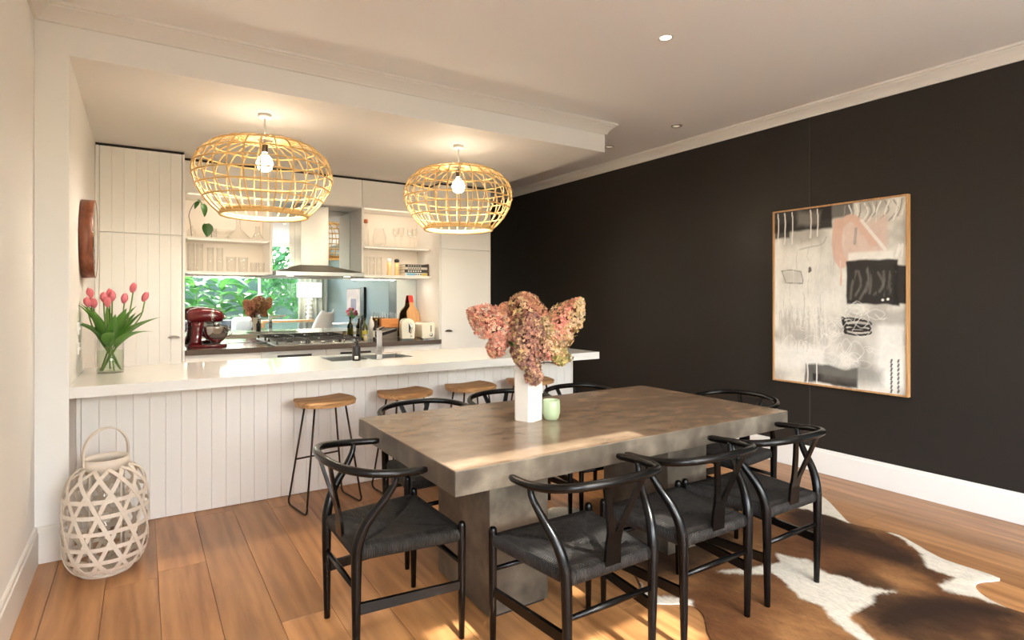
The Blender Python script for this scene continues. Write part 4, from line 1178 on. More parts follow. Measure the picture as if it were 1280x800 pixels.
dup(ch, (1.950, 2.960, 0), PI, 'black wishbone chair behind the white vase on the island side')
dup(ch, (2.490, 2.905, 0), PI-math.radians(2), 'black wishbone chair on the island side nearest the black wall')
dup(ch, (3.010, 2.275, 0), PI/2, 'black wishbone chair at the far right end of the table')

# ------------------------------------------------------------------ vase, cup, hydrangeas
VX, VY = 1.618, 2.366
t = thing('flower_vase', 'tall white faceted ceramic vase on the dining table', 'vase', (VX, VY, ZT))
def hexring(z, hw, ch_, ins=0.0):
    h = hw-ins; c_ = ch_
    return [(-h+c_, -h, z), (h-c_, -h, z), (h, -h+c_, z), (h, h-c_, z), (h-c_, h, z), (-h+c_, h, z), (-h, h-c_, z), (-h, -h+c_, z)]
vz = loft([hexring(0, 0.054, 0.018), hexring(0.004, 0.056, 0.018), hexring(0.270, 0.058, 0.018), hexring(0.272, 0.057, 0.018), hexring(0.270, 0.054, 0.017), hexring(0.02, 0.050, 0.016)], smooth=False)
vo = vz.build('body', M_CERAMIC, t); vo.rotation_euler = (0, 0, math.radians(20))
t = thing('candle_cup', 'small sage green ceramic cup beside the white vase', 'cup', (1.722, 2.315, ZT))
MB().lathe([(0, 0), (0.030, 0), (0.036, 0.006), (0.044, 0.035), (0.045, 0.060), (0.042, 0.096), (0.040, 0.098), (0.038, 0.095), (0.038, 0.086)], 32, cap=False).build('cup', M_GREENCUP, t)
MB().lathe([(0.0, 0.086), (0.0385, 0.086)], 28, cap=False).build('wax', mat('pale wax', srgb(206, 210, 182), 0.5, noise=(8, 0.03)), t)

M_FLORET = attr_mat('dried hydrangea petals', 'Col', 0.7, 60, 0.15, trans=0.25)
def florets(axis_from, axis_to, r0, n, palette, seed, name, parent):
    """a panicle: four-petalled florets over a tapered ellipsoid between two points"""
    rg = random.Random(seed)
    A = Vector(axis_from); B = Vector(axis_to); ax = (B-A); L = ax.length; ax.normalize()
    u = ax.orthogonal().normalized(); w_ = ax.cross(u)
    vs = []; fs = []; cols = []
    for k in range(n):
        tpos = rg.random()
        rad = r0*math.sqrt(max(0.06, 1-(2*tpos-1)**2))*(1.12-0.34*tpos)
        an = rg.random()*2*PI
        lump = 1+0.17*math.sin(3*an+5*tpos+seed)+0.15*math.sin(11*tpos+seed*2+an*2)
        rr = rad*lump*(0.80+0.24*rg.random())
        nrm = (u*math.cos(an)+w_*math.sin(an)+ax*(0.9*(tpos-0.45))).normalized()
        c_ = A+ax*(L*tpos)+(u*math.cos(an)+w_*math.sin(an))*rr
        n2 = (nrm+Vector((rg.uniform(-1, 1), rg.uniform(-1, 1), rg.uniform(-1, 1)))*0.55).normalized()
        e1 = n2.orthogonal().normalized(); e2 = n2.cross(e1); ph = rg.random()*PI
        sz = 0.0088*(0.7+0.6*rg.random())
        zone = math.sin(2.3*an+4*tpos+seed*1.7)*0.5+0.5
        col = palette[min(len(palette)-1, int((0.65*zone+0.35*rg.random())*len(palette)))]
        br = 0.62+0.75*rg.random()
        col = tuple(min(1, q*br) for q in col[:3])
        for q in range(4):
            a1 = ph+q*PI/2
            d1 = e1*math.cos(a1)+e2*math.sin(a1); d2 = e1*math.cos(a1+PI/2)+e2*math.sin(a1+PI/2)
            o = len(vs)
            lift = n2*(sz*0.35)
            vs += [c_, c_+d1*sz*0.62-d2*sz*0.42+lift*0.4, c_+d1*sz*1.12+lift, c_+d1*sz*0.62+d2*sz*0.42+lift*0.4]
            fs.append((o, o+1, o+2, o+3)); cols += [col+(1,)]*4
    # dark inner mass so the head is not see-through
    me = bpy.data.meshes.new(name); me.from_pydata([tuple(p) for p in vs], [], fs)
    ca = me.color_attributes.new('Col', 'FLOAT_COLOR', 'POINT'); ca.data.foreach_set('color', [q for c_ in cols for q in c_])
    me.materials.append(M_FLORET)
    o = obj(name, me, parent); o['kind'] = 'stuff'
    return o
L = lambda *c: srgb(*c)[:3]
PAL = [[L(236, 186, 158), L(222, 150, 130), L(240, 208, 178), L(206, 130, 112), L(232, 188, 146)],
       [L(206, 150, 112), L(184, 124, 100), L(222, 186, 140), L(160, 108, 90), L(200, 170, 116)],
       [L(196, 146, 118), L(166, 118, 106), L(216, 178, 142), L(146, 104, 96), L(192, 164, 116)],
       [L(220, 136, 120), L(224, 162, 136), L(206, 170, 122), L(226, 196, 160), L(184, 162, 104)]]
def bq(right, depth, up):     # bouquet axes: across the table towards the black wall, away from the near side
    q = 1.05
    return (q*(right*0.841+depth*0.541), q*(-right*0.541+depth*0.841), q*up)
PAL.append([L(196, 176, 112), L(178, 166, 96), L(214, 176, 128), L(168, 160, 92), L(206, 150, 118)])
heads = [  # from, to, radius, number, palette, label
    (bq(-0.07, 0.00, 0.13), bq(-0.285, 0.05, 0.262), 0.082, 1500, 0, 'orange pink hydrangea head reaching left out of the vase'),
    (bq(-0.12, -0.02, 0.14), bq(-0.175, -0.02, 0.045), 0.050, 420, 0, 'small pink hydrangea head hanging below the left bloom'),
    (bq(-0.015, 0.07, 0.13), bq(-0.010, 0.06, 0.345), 0.118, 1500, 1, 'tawny hydrangea head at the top of the bouquet'),
    (bq(-0.018, -0.07, -0.005), bq(0.020, -0.08, 0.25), 0.086, 1500, 2, 'mauve brown hydrangea head at front of the bouquet'),
    (bq(0.10, 0.00, 0.09), bq(0.255, 0.02, 0.315), 0.080, 1500, 3, 'red pink hydrangea head reaching right towards the black wall'),
    (bq(0.105, 0.00, 0.03), bq(0.085, 0.03, 0.24), 0.082, 1200, 3, 'rusty hydrangea head between the front and right blooms'),
    (bq(0.035, -0.085, -0.075), bq(0.012, -0.085, 0.03), 0.042, 420, 2, 'small hydrangea cluster drooping over the vase rim'),
    (bq(-0.115, 0.06, 0.20), bq(-0.105, 0.06, 0.295), 0.056, 500, 1, 'ochre hydrangea cluster at the back of bouquet'),
    (bq(0.15, -0.01, 0.005), bq(0.155, 0.0, 0.085), 0.048, 420, 4, 'greenish hydrangea cluster low on the right of bouquet'),
]
for k, (a, b_, r_, n_, pal, lab) in enumerate(heads):
    t = thing('hydrangea', lab, 'flower', (VX, VY, ZT+0.270), 0, 'dried hydrangeas in the white vase')
    florets(a, b_, r_, n_, PAL[pal], k+1, 'flower_head', t)
    mid = Vector(a)*0.6+Vector(b_)*0.4
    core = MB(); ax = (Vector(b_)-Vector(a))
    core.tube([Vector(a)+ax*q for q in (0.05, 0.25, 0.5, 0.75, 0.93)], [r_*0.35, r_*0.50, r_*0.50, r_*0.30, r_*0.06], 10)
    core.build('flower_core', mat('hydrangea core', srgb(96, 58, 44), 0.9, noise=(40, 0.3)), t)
    s0 = Vector((0.025*math.cos(k*2.1), 0.025*math.sin(k*2.1), -0.20))
    s1 = Vector((max(-0.036, min(0.036, a[0]*0.5)), max(-0.036, min(0.036, a[1]*0.5)), 0.0))
    MB().tube(smooth_path([s0, s1, Vector(a)*0.9+Vector((0, 0, 0.01)), mid]), 0.0035, 6).build('stem', M_TWIG, t)
    if k == 1:
        o = obj('leaf', leaf_mesh(0.07, 0.035, 0.5, M_DARKLEAF if k == 1 else M_LEAF, 'leaf'), t, tuple(Vector(a)+Vector((0.01, -0.05, -0.02)))); o.rotation_euler = (0.3, 0.8, -0.6+k)

# ------------------------------------------------------------------ tulips in a glass cylinder
UX, UY = -0.166, 4.392
t = thing('glass_vase', 'clear glass cylinder vase of tulips at the island end', 'vase', (UX, UY, ZI))
MB().lathe([(0, 0.0), (0.070, 0.0), (0.072, 0.003), (0.072, 0.215), (0.069, 0.215), (0.069, 0.012), (0, 0.012)], 40).build('cylinder', M_GLASS, t)
MB().lathe([(0, 0.0125), (0.0685, 0.0125), (0.0685, 0.140), (0, 0.140)], 36).build('water', M_WATER, t)
def tulip(label, k, tip, lean):
    """tip is the bloom centre relative to the vase base"""
    t = thing('tulip', label, 'flower', (UX, UY, ZI), 0, 'pink tulips in the glass vase')
    rg = random.Random(k*11+5)
    a = math.atan2(tip[1], tip[0])
    r_out = min(0.062, math.hypot(tip[0], tip[1])*0.5)
    foot = (-0.055*math.cos(a+0.3), -0.055*math.sin(a+0.3), 0.018)
    lip = (r_out*math.cos(a), r_out*math.sin(a), 0.212)
    P = smooth_path([foot, lip, (tip[0]*0.85, tip[1]*0.85, tip[2]*0.72), (tip[0], tip[1], tip[2]-0.028)], 6)
    MB().tube(P, 0.0042, 7).build('stem', M_STEM, t)
    prof = [(0.004, -0.030), (0.014, -0.024), (0.021, -0.008), (0.021, 0.008), (0.014, 0.024), (0.007, 0.032)]
    bloom = MB().lathe([(r_*0.78, z) for r_, z in prof], 12).build('bloom', M_TULIP, t, tip)
    bloom.rotation_euler = (lean[0], lean[1], 0)
    for q in range(3):
        aa = 2*PI*q/3+k
        b = MB(); vs = []
        for i in range(6):
            u = i/5; rr = (0.005, 0.0155, 0.0200, 0.0195, 0.0150, 0.008)[i]; z = -0.029+0.067*u
            wd = (0.25, 0.7, 0.85, 0.8, 0.6, 0.05)[i]
            for s in (-1, 0, 1):
                vs.append((rr*math.cos(aa+s*wd), rr*math.sin(aa+s*wd), z))
        b.add(vs, [(i*3+j, i*3+j+1, i*3+4+j, i*3+3+j) for i in range(5) for j in range(2)], True)
        b.build('petal', M_TULIP, bloom)
    return t
tul = [((-0.105, 0.05, 0.497), 'leftmost upper tulip bloom beside the round mirror'), ((-0.115, -0.01, 0.440), 'lowest tulip bloom at far left of the vase'), ((-0.085, 0.00, 0.435), 'dull pink tulip bloom low on the left side'),
       ((-0.035, 0.02, 0.470), 'large tulip bloom left of the bouquet centre'), ((-0.005, 0.06, 0.492), 'upper tulip bloom in the middle of the bouquet'), ((0.010, -0.01, 0.475), 'tulip bloom just right of the bouquet centre'), ((-0.012, -0.05, 0.440), 'small low tulip bloom at the bouquet centre'),
       ((0.072, 0.02, 0.462), 'closed green tinged tulip bud'), ((0.118, 0.06, 0.530), 'tallest tulip bloom in front of the cupboard'), ((0.182, 0.01, 0.472), 'tulip bloom leaning farthest right')]
for k, (tip, lab) in enumerate(tul):
    tulip(lab, k, tip, (0.15*math.sin(k*1.7), 0.3*(tip[0]/0.15)))
rg = random.Random(4)
lf = [leaf_mesh(l_, w_, c_, M_LEAF, 'leaf', nx=8) for l_, w_, c_ in ((0.30, 0.062, 0.40), (0.25, 0.070, 0.85), (0.27, 0.056, 0.20))]
roots = [o for o in COL.objects if o.name.startswith('tulip') and o.parent is None]
for k in range(18):
    a = 2*PI*k/18+rg.uniform(-0.2, 0.2)
    o = obj('leaf', lf[k % 3], roots[k % len(roots)], (0.035*math.cos(a), 0.035*math.sin(a), 0.15+0.03*rg.random()))
    o.rotation_euler = (rg.uniform(-0.4, 0.4), -math.radians(rg.uniform(58, 84) if math.cos(a) > -0.35 else rg.uniform(78, 86)), a)

# ------------------------------------------------------------------ bamboo lantern
t = thing('bamboo_lantern', 'whitewashed woven bamboo lantern with a loop handle on the floor', 'lantern', (-0.150, 3.525, 0))
BP = smooth_path([(0.105, 0.012), (0.140, 0.035), (0.166, 0.085), (0.176, 0.17), (0.177, 0.27), (0.174, 0.37), (0.162, 0.44), (0.135, 0.490), (0.095, 0.515)], 4)
def bp(u):
    f_ = u*(len(BP)-1); i = min(int(f_), len(BP)-2); q = f_-i
    return (BP[i][0]*(1-q)+BP[i+1][0]*q, BP[i][1]*(1-q)+BP[i+1][1]*q)
def bn(u):
    r0, z0 = bp(max(0, u-0.01)); r1, z1 = bp(min(1, u+0.01)); d_ = math.hypot(r1-r0, z1-z0)
    return ((z1-z0)/d_, -(r1-r0)/d_)
def on(u, a, off):
    r_, z = bp(u); n0, n1 = bn(u)
    return ((r_+n0*off)*math.cos(a), (r_+n0*off)*math.sin(a), z+n1*off), (n0*math.cos(a), n0*math.sin(a), n1)
for k, u in enumerate((0.17, 0.27, 0.365, 0.46, 0.555, 0.65)):
    pts, nn = zip(*[on(u, 2*PI*i/40, 0.004) for i in range(40)])
    MB().strip(pts, nn, 0.0195, 0.0025, True).build('band', M_BAMBOO, t)
nd = 11
for s in (-1, 1):
    q = [on(i/26, s*(0.06+1.95*i/26), 0.0015 if s > 0 else 0.0055) for i in range(27)]
    pts, nn = zip(*q)
    me = MB().strip(pts, nn, 0.0185, 0.0025).mesh('slat', M_BAMBOO)
    for k in range(nd):
        obj('slat', me, t, (0, 0, 0), 2*PI*k/nd)
MB().lathe([(0.0, 0.0), (0.112, 0.0), (0.116, 0.004), (0.116, 0.016), (0.108, 0.020), (0.0, 0.020)], 36).build('base', M_BAMBOO, t)
MB().lathe([(0.088, 0.508), (0.098, 0.508), (0.098, 0.560), (0.088, 0.560), (0.088, 0.508)], 36, cap=False).build('collar', M_BAMBOO, t)
for k in range(4):
    a = PI/4+k*PI/2
    MB().tube([(0.088*math.cos(a), 0.088*math.sin(a), 0.02), (0.088*math.cos(a), 0.088*math.sin(a), 0.51)], 0.005, 6).build('inner_post', M_BAMBOO, t)
MB().lathe([(0.075, 0.0205), (0.078, 0.0205), (0.078, 0.545), (0.075, 0.545), (0.075, 0.0205)], 32, cap=False).build('glass_insert', M_GLASS, t)
hp = [(0.099*math.cos(a), 0, 0.590+0.115*math.sin(a)) for a in np.linspace(PI, 0, 17)]
hp = [(-0.099, 0, 0.530)]+hp+[(0.099, 0, 0.530)]
h_ = MB().strip(hp, [(p[0]*8, 0, (p[2]-0.56)*6+0.05) for p in hp], 0.022, 0.007).build('handle', M_BAMBOO, t)
h_.rotation_euler = (0, 0, math.radians(24))

# ------------------------------------------------------------------ cowhide rug
def vnoise(x, y, seed=0):
    """smooth value noise on numpy arrays"""
    xi = np.floor(x).astype(int); yi = np.floor(y).astype(int); xf = x-xi; yf = y-yi
    def h(a, b):
        v = np.sin(a*127.1+b*311.7+seed*74.7)*43758.5453
        return v-np.floor(v)
    u = xf*xf*(3-2*xf); v = yf*yf*(3-2*yf)
    return (h(xi, yi)*(1-u)+h(xi+1, yi)*u)*(1-v)+(h(xi, yi+1)*(1-u)+h(xi+1, yi+1)*u)*v
def fbm(x, y, seed=0, o=4):
    s = 0; a = 0.5
    for k in range(o):
        s = s+a*vnoise(x*2**k, y*2**k, seed+k*3); a *= 0.5
    return s
def inpoly(px, py, poly):
    ins = np.zeros(px.shape, bool); n = len(poly)
    for i in range(n):
        x0, y0 = poly[i]; x1, y1 = poly[(i+1) % n]
        if y0 == y1:
            continue
        c_ = ((y0 > py) != (y1 > py)) & (px < (x1-x0)*(py-y0)/(y1-y0)+x0)
        ins ^= c_
    return ins
def closed_smooth(poly, k=4):
    P = [np.array(p, float) for p in poly]; n = len(P); out = []
    for i in range(n):
        a, b, c_, d = P[i-1], P[i], P[(i+1) % n], P[(i+2) % n]
        for j in range(k):
            t = j/k
            out.append(tuple(0.5*((2*b)+(-a+c_)*t+(2*a-5*b+4*c_-d)*t*t+(-a+3*b-3*c_+d)*t**3)))
    return out
HIDE = closed_smooth([(1.90, 1.50), (2.01, 1.62), (2.03, 1.71), (1.92, 1.79), (1.89, 1.88), (1.98, 1.96), (2.08, 2.20), (2.05, 2.55), (2.10, 2.86), (2.22, 2.98), (2.36, 2.86), (2.42, 2.60), (2.75, 2.46), (3.15, 2.50), (3.50, 2.52), (3.80, 2.44), (3.95, 2.30), (3.88, 2.13), (3.68, 1.92), (3.575, 1.80), (3.61, 1.68), (3.63, 1.56), (3.54, 1.40), (3.49, 1.28), (3.48, 1.06), (3.33, 1.10), (3.235, 1.06), (3.18, 0.95), (3.22, 0.80), (3.38, 0.62), (3.42, 0.40), (3.20, 0.28), (2.95, 0.36), (2.65, 0.26), (2.35, 0.30), (2.05, 0.16), (1.80, 0.30), (1.86, 0.58), (1.70, 0.82), (1.66, 1.08), (1.78, 1.28)])
WHITES = [[(2.366, 1.826), (2.473, 1.729), (2.60, 1.70), (2.542, 1.566), (2.487, 1.474), (2.511, 1.38), (2.399, 1.237), (2.35, 1.10), (2.42, 1.12), (2.503, 1.274), (2.61, 1.278), (2.731, 1.269), (2.78, 1.302), (2.911, 1.268), (2.834, 1.352), (2.849, 1.45), (2.816, 1.527), (2.874, 1.661), (2.831, 1.721), (2.805, 1.803), (2.737, 1.728), (2.661, 1.746), (2.529, 1.79)],
          [(3.473, 2.233), (3.40, 2.40), (3.5, 2.7), (4.1, 2.6), (4.1, 2.1), (3.65, 1.83), (3.60, 1.79), (3.56, 1.80), (3.57, 1.912), (3.549, 2.051)],
          [(3.70, 1.60), (3.62, 1.35), (3.55, 1.0), (3.30, 1.02), (3.20, 0.90), (3.165, 1.022), (3.133, 1.1), (3.096, 1.149), (3.15, 1.18), (3.31, 1.18), (3.295, 1.297), (3.44, 1.372), (3.56, 1.50), (3.60, 1.60)],
          [(1.80, 1.70), (1.80, 1.98), (1.99, 1.97), (1.955, 1.90), (1.955, 1.82), (2.03, 1.76), (2.06, 1.71), (2.0, 1.66)],
          [(1.9, 2.70), (2.0, 3.1), (2.5, 3.1), (2.5, 2.72), (2.28, 2.78), (2.12, 2.72)]]
DARKS = [[(3.442, 2.14), (3.56, 2.051), (3.52, 1.781), (3.57, 1.634), (3.44, 1.452), (3.43, 1.352), (3.268, 1.30), (3.31, 1.19), (3.22, 1.17), (3.20, 1.367), (3.20, 1.52), (3.12, 1.72), (3.207, 1.95)],
         [(2.53, 1.225), (2.789, 1.26), (3.071, 1.12), (3.206, 0.894), (3.10, 0.85), (2.936, 1.02), (2.604, 1.09), (2.48, 1.16)],
         [(2.02, 1.95), (2.35, 1.90), (2.75, 1.95), (2.90, 2.2), (2.6, 2.45), (2.2, 2.5)]]
g = 0.0125
nx_, ny_ = int(2.5/g), int(3.0/g)
gx, gy = np.meshgrid(1.55+g*np.arange(nx_), 0.08+g*np.arange(ny_), indexing='ij')
HP = np.array(HIDE)
inside = inpoly(gx, gy, HIDE)
cell = inside[:-1, :-1] | inside[1:, :-1] | inside[:-1, 1:] | inside[1:, 1:]
use = np.zeros(inside.shape, bool)
for a in (0, 1):
    for b_ in (0, 1):
        use[a:a+nx_-1, b_:b_+ny_-1] |= cell
ids = -np.ones(inside.shape, int); ids[use] = np.arange(use.sum())
ux, uy, uin = gx[use].copy(), gy[use].copy(), inside[use]
S0 = HP; S1 = np.roll(HP, -1, 0); SD = S1-S0; SL = (SD**2).sum(1)
pts = np.stack([ux, uy], 1)
dist = np.zeros(len(pts)); near = pts.copy()
for c0_ in range(0, len(pts), 4000):
    p = pts[c0_:c0_+4000]
    tt_ = np.clip(((p[:, None]-S0[None])*SD[None]).sum(2)/SL[None], 0, 1)
    q = S0[None]+SD[None]*tt_[..., None]; dd = np.sqrt(((p[:, None]-q)**2).sum(2)); am = dd.argmin(1)
    dist[c0_:c0_+4000] = dd[np.arange(len(p)), am]; near[c0_:c0_+4000] = q[np.arange(len(p)), am]
pts[~uin] = near[~uin]; dist[~uin] = 0
ux, uy = pts[:, 0], pts[:, 1]
uz = 0.0045+0.0035*np.clip(dist/0.03, 0, 1)+0.0010*fbm(ux*14, uy*14, 5)
wx = ux+0.05*(fbm(ux*9, uy*9, 1)-0.5)+0.03*(fbm(ux*40, uy*40, 8)-0.5); wy = uy+0.05*(fbm(ux*9, uy*9, 2)-0.5)+0.03*(fbm(ux*40, uy*40, 9)-0.5)
brown = np.array(L(100, 64, 36)); tan = np.array(L(142, 101, 62)); dark = np.array(L(36, 22, 14)); white = np.array(L(208, 199, 182))
sp = fbm(ux*3.0, uy*3.0, 3)[:, None]; st_ = fbm(ux*26+uy*10, uy*5-ux*3, 4)[:, None]
k1 = np.clip((sp-0.42)/0.22, 0, 1)
col = brown*(1-k1)+tan*k1
dk = np.clip((fbm(ux*2.2+3, uy*2.2, 12)[:, None]-0.47)/0.14, 0, 1)
col = col*(1-0.75*dk)+dark*0.75*dk
def soft(polys, jit, seed):
    acc = np.zeros(len(ux))
    offs = [(0, 0), (jit, 0), (-jit, 0), (0, jit), (0, -jit), (jit*.7, jit*.7), (-jit*.7, jit*.7), (jit*.7, -jit*.7), (-jit*.7, -jit*.7)]
    for ox, oy in offs:
        m_ = np.zeros(len(ux), bool)
        for P_ in polys:
            m_ |= inpoly(wx+ox, wy+oy, P_)
        acc += m_
    return (acc/len(offs))[:, None]
sd = soft(DARKS, 0.05, 1); col = col*(1-0.85*sd)+dark*0.85*sd
col = col*(0.70+0.60*st_)
swt = soft(WHITES, 0.008, 2); col = col*(1-swt)+white*(0.9+0.2*st_)*swt
ii, jj = np.nonzero(cell)
faces = np.stack([ids[ii, jj], ids[ii+1, jj], ids[ii+1, jj+1], ids[ii, jj+1]], 1)
me = bpy.data.meshes.new('cowhide_rug'); me.from_pydata(np.stack([ux, uy, uz], 1).tolist(), [], faces.tolist())
me.polygons.foreach_set('use_smooth', [True]*len(me.polygons))
ca = me.color_attributes.new('Col', 'FLOAT_COLOR', 'POINT')
ca.data.foreach_set('color', np.concatenate([np.clip(col, 0, 1), np.ones((len(col), 1))], 1).ravel())
def hide_mat():
    m_ = attr_mat('cowhide hair', 'Col', 0.8, 0, 0, sheen=0.0)
    nt = m_.node_tree; b = nt.nodes['Principled BSDF']; b.inputs['Specular IOR Level'].default_value = 0.2
    tc = nt.nodes.new('ShaderNodeTexCoord'); mp = nt.nodes.new('ShaderNodeMapping'); mp.inputs['Scale'].default_value = (160, 34, 60); mp.inputs['Rotation'].default_value = (0, 0, 0.5)
    nz = nt.nodes.new('ShaderNodeTexNoise'); nz.inputs['Scale'].default_value = 1.0; nz.inputs['Detail'].default_value = 4; nz.inputs['Distortion'].default_value = 1.0
    nt.links.new(tc.outputs['Object'], mp.inputs[0]); nt.links.new(mp.outputs[0], nz.inputs['Vector'])
    bpn = nt.nodes.new('ShaderNodeBump'); bpn.inputs['Strength'].default_value = 0.35; bpn.inputs['Distance'].default_value = 0.004
    nt.links.new(nz.outputs['Fac'], bpn.inputs['Height']); nt.links.new(bpn.outputs[0], b.inputs['Normal'])
    vc = [n for n in nt.nodes if n.bl_idname == 'ShaderNodeVertexColor'][0]
    mr = nt.nodes.new('ShaderNodeMapRange'); mr.inputs['From Min'].default_value = 0.25; mr.inputs['From Max'].default_value = 0.75; mr.inputs['To Min'].default_value = 0.72; mr.inputs['To Max'].default_value = 1.25
    nt.links.new(nz.outputs['Fac'], mr.inputs['Value'])
    mx = nt.nodes.new('ShaderNodeMix'); mx.data_type = 'RGBA'; mx.blend_type = 'MULTIPLY'; mx.inputs['Factor'].default_value = 1
    nt.links.new(vc.outputs[0], mx.inputs['A']); nt.links.new(mr.outputs[0], mx.inputs['B']); nt.links.new(mx.outputs['Result'], b.inputs['Base Color'])
    return m_
me.materials.append(hide_mat())
rug = tag(obj('cowhide_rug', me), 'brown and white cowhide rug on the oak floor under the table', 'rug')
so = rug.modifiers.new('thick', 'SOLIDIFY'); so.thickness = 0.0035; so.offset = -1

# ------------------------------------------------------------------ painting on the black wall
PY0, PY1, PZ0, PZ1 = 1.838, 2.838, 0.676, 2.066     # PY1 is the left side seen from the room
t = thing('framed_painting', 'large abstract black, white and pink painting in a thin oak frame', 'painting', (XR, (PY0+PY1)/2, PZ0))
hw, hh, fw, fd = (PY1-PY0)/2, PZ1-PZ0, 0.012, 0.042
for s in (-1, 1):
    MB().box((-fd, s*hw, 0), (-0.002, s*(hw-fw), hh), 0.001).build('frame_rail', M_FRAMEWOOD, t)
MB().box((-fd, -hw+fw, hh-fw), (-0.002, hw-fw, hh), 0.001).build('frame_rail', M_FRAMEWOOD, t)
MB().box((-fd, -hw+fw, 0), (-0.002, hw-fw, fw), 0.001).build('frame_rail', M_FRAMEWOOD, t)
nu, nv = 210, 290
U, V = np.meshgrid(np.linspace(0, 1, nu), np.linspace(0, 1, nv), indexing='ij')   # u left to right, v bottom to top
img = np.zeros((nu, nv, 3))
base_c = np.array(L(226, 222, 212)); grey = np.array(L(186, 181, 172)); blk = np.array(L(22, 19, 18)); wht = np.array(L(243, 240, 233)); pink = np.array(L(222, 186, 168))
n1 = fbm(U*5, V*7, 21)[..., None]; n2 = fbm(U*30, V*6, 22)[..., None]; n3 = fbm(U*60, V*60, 23)[..., None]
k1 = np.clip((n1-0.34)/0.24, 0, 1)
img[:] = grey*(1-k1)+base_c*k1
img = img*(0.90+0.2*n2)
def over(mask, colr, a=1.0):
    global img
    m_ = np.clip(mask, 0, 1)[..., None]*a
    img = img*(1-m_)+np.array(colr)*m_
def rect(u0, u1, v0, v1, edge=0.012, wob=0.03, seed=0):
    du = wob*(fbm(U*7, V*7, 40+seed)-0.47); dv = wob*(fbm(U*7, V*7, 60+seed)-0.47)
    d_ = np.minimum(np.minimum(U+du-u0, u1-U-du), np.minimum(V+dv-v0, v1-V-dv))
    return np.clip(d_/edge+0.5, 0, 1)
def stroke(pts_, w_, soft_=0.35, dry=0.0, seed=0):
    P_ = np.array(smooth_path(pts_, 8)); m_ = np.zeros(U.shape)
    asp = 1.39
    for (a0, b0), (a1, b1) in zip(P_[:-1], P_[1:]):
        dx, dy = a1-a0, (b1-b0)*asp; ll = dx*dx+dy*dy+1e-9
        tt_ = np.clip(((U-a0)*dx+(V-b0)*asp*dy)/ll, 0, 1)
        d_ = np.hypot(U-a0-tt_*dx, (V-b0)*asp-tt_*dy)
        m_ = np.maximum(m_, np.clip((w_-d_)/(w_*soft_), 0, 1))
    if dry:
        m_ = m_*np.clip((fbm(U*45, V*20, 80+seed)-dry*0.5)/0.15, 0, 1)
    return m_
rp_ = random.Random(12)
# pale washes
over(rect(0.02, 0.42, 0.36, 0.80, 0.10, 0.15, 1), wht, 0.55); over(rect(0.40, 0.60, 0.42, 0.86, 0.06, 0.1, 2), wht, 0.5); over(rect(0.0, 0.45, 0.08, 0.22, 0.05, 0.1, 3), wht, 0.75)
over(rect(0.80, 1.0, 0.02, 0.36, 0.04, 0.06, 4), wht, 0.8); over(rect(0.0, 0.06, 0.3, 0.85, 0.04, 0.05, 5), wht, 0.8)
over(rect(0.05, 0.45, 0.22, 0.42, 0.06, 0.1, 6)*(fbm(U*70, V*5, 30) > 0.47), grey, 0.5)
over(rect(0.60, 1.0, 0.345, 0.42, 0.03, 0.05, 7), grey*0.75, 0.6)
# dark top-left band and drips
over(rect(-0.1, 0.48, 0.875, 1.1, 0.014, 0.03, 8), blk, 0.96); over(rect(0.30, 0.64, 0.93, 1.1, 0.02, 0.03, 9), blk, 0.8)
over(rect(0.0, 0.14, 0.845, 0.93, 0.014, 0.02, 10), blk, 0.9); over(rect(0.2, 0.38, 0.90, 0.98, 0.03, 0.06, 11), grey*0.5, 0.7)
for u_ in (0.03, 0.09, 0.155, 0.31, 0.365):
    over(stroke([(u_, 0.99), (u_+0.006, 0.93), (u_, 0.84-0.05*rp_.random())], 0.006), wht, 0.9)
for k in range(16):
    u_ = 0.58+0.028*k
    over(stroke([(u_, 0.99), (u_-0.03+0.06*rp_.random(), 0.94), (u_-0.03, 0.88+0.04*rp_.random())], 0.006, dry=0.4, seed=k), wht if k % 2 else grey*0.6, 0.9)
# pink form
over(rect(0.56, 0.86, 0.70, 0.90, 0.05, 0.08, 12), pink*0.85+0.12, 0.75)
over(stroke([(0.53, 0.90), (0.52, 0.80), (0.53, 0.72), (0.56, 0.68)], 0.045, 0.25), pink, 0.97); over(stroke([(0.53, 0.88), (0.62, 0.92), (0.70, 0.87), (0.78, 0.78)], 0.035, 0.3), pink, 0.92)
over(stroke([(0.545, 0.68), (0.55, 0.60), (0.548, 0.56)], 0.008), pink, 0.95); over(rect(0.60, 0.92, 0.685, 0.735, 0.015, 0.02, 13), wht, 0.9)
over(stroke([(0.70, 0.90), (0.80, 0.80), (0.86, 0.74)], 0.014), wht, 0.8); over(stroke([(0.66, 0.86), (0.65, 0.78)], 0.012), grey*0.6, 0.6)
# black block
over(rect(0.585, 0.95, 0.455, 0.682, 0.010, 0.035, 14), blk, 0.98); over(rect(0.92, 1.05, 0.455, 0.655, 0.010, 0.02, 15), blk, 0.98)
for k in range(9):
    a_ = 0.62+0.034*k
    over(stroke([(a_, 0.48+0.05*rp_.random()), (a_+0.07*rp_.random(), 0.56), (a_+0.05*rp_.random(), 0.62+0.03*rp_.random())], 0.014, 0.8, dry=0.6, seed=20+k), grey*0.45, 0.45)
for a_, b2 in ((0.845, 0.478), (0.88, 0.482)):
    over(np.clip((0.011-np.hypot(U-a_, (V-b2)*1.39))/0.004, 0, 1), wht)
over(stroke([(0.93, 0.70), (0.955, 0.76), (0.94, 0.70), (0.975, 0.76), (0.97, 0.70)], 0.006), wht, 0.95)
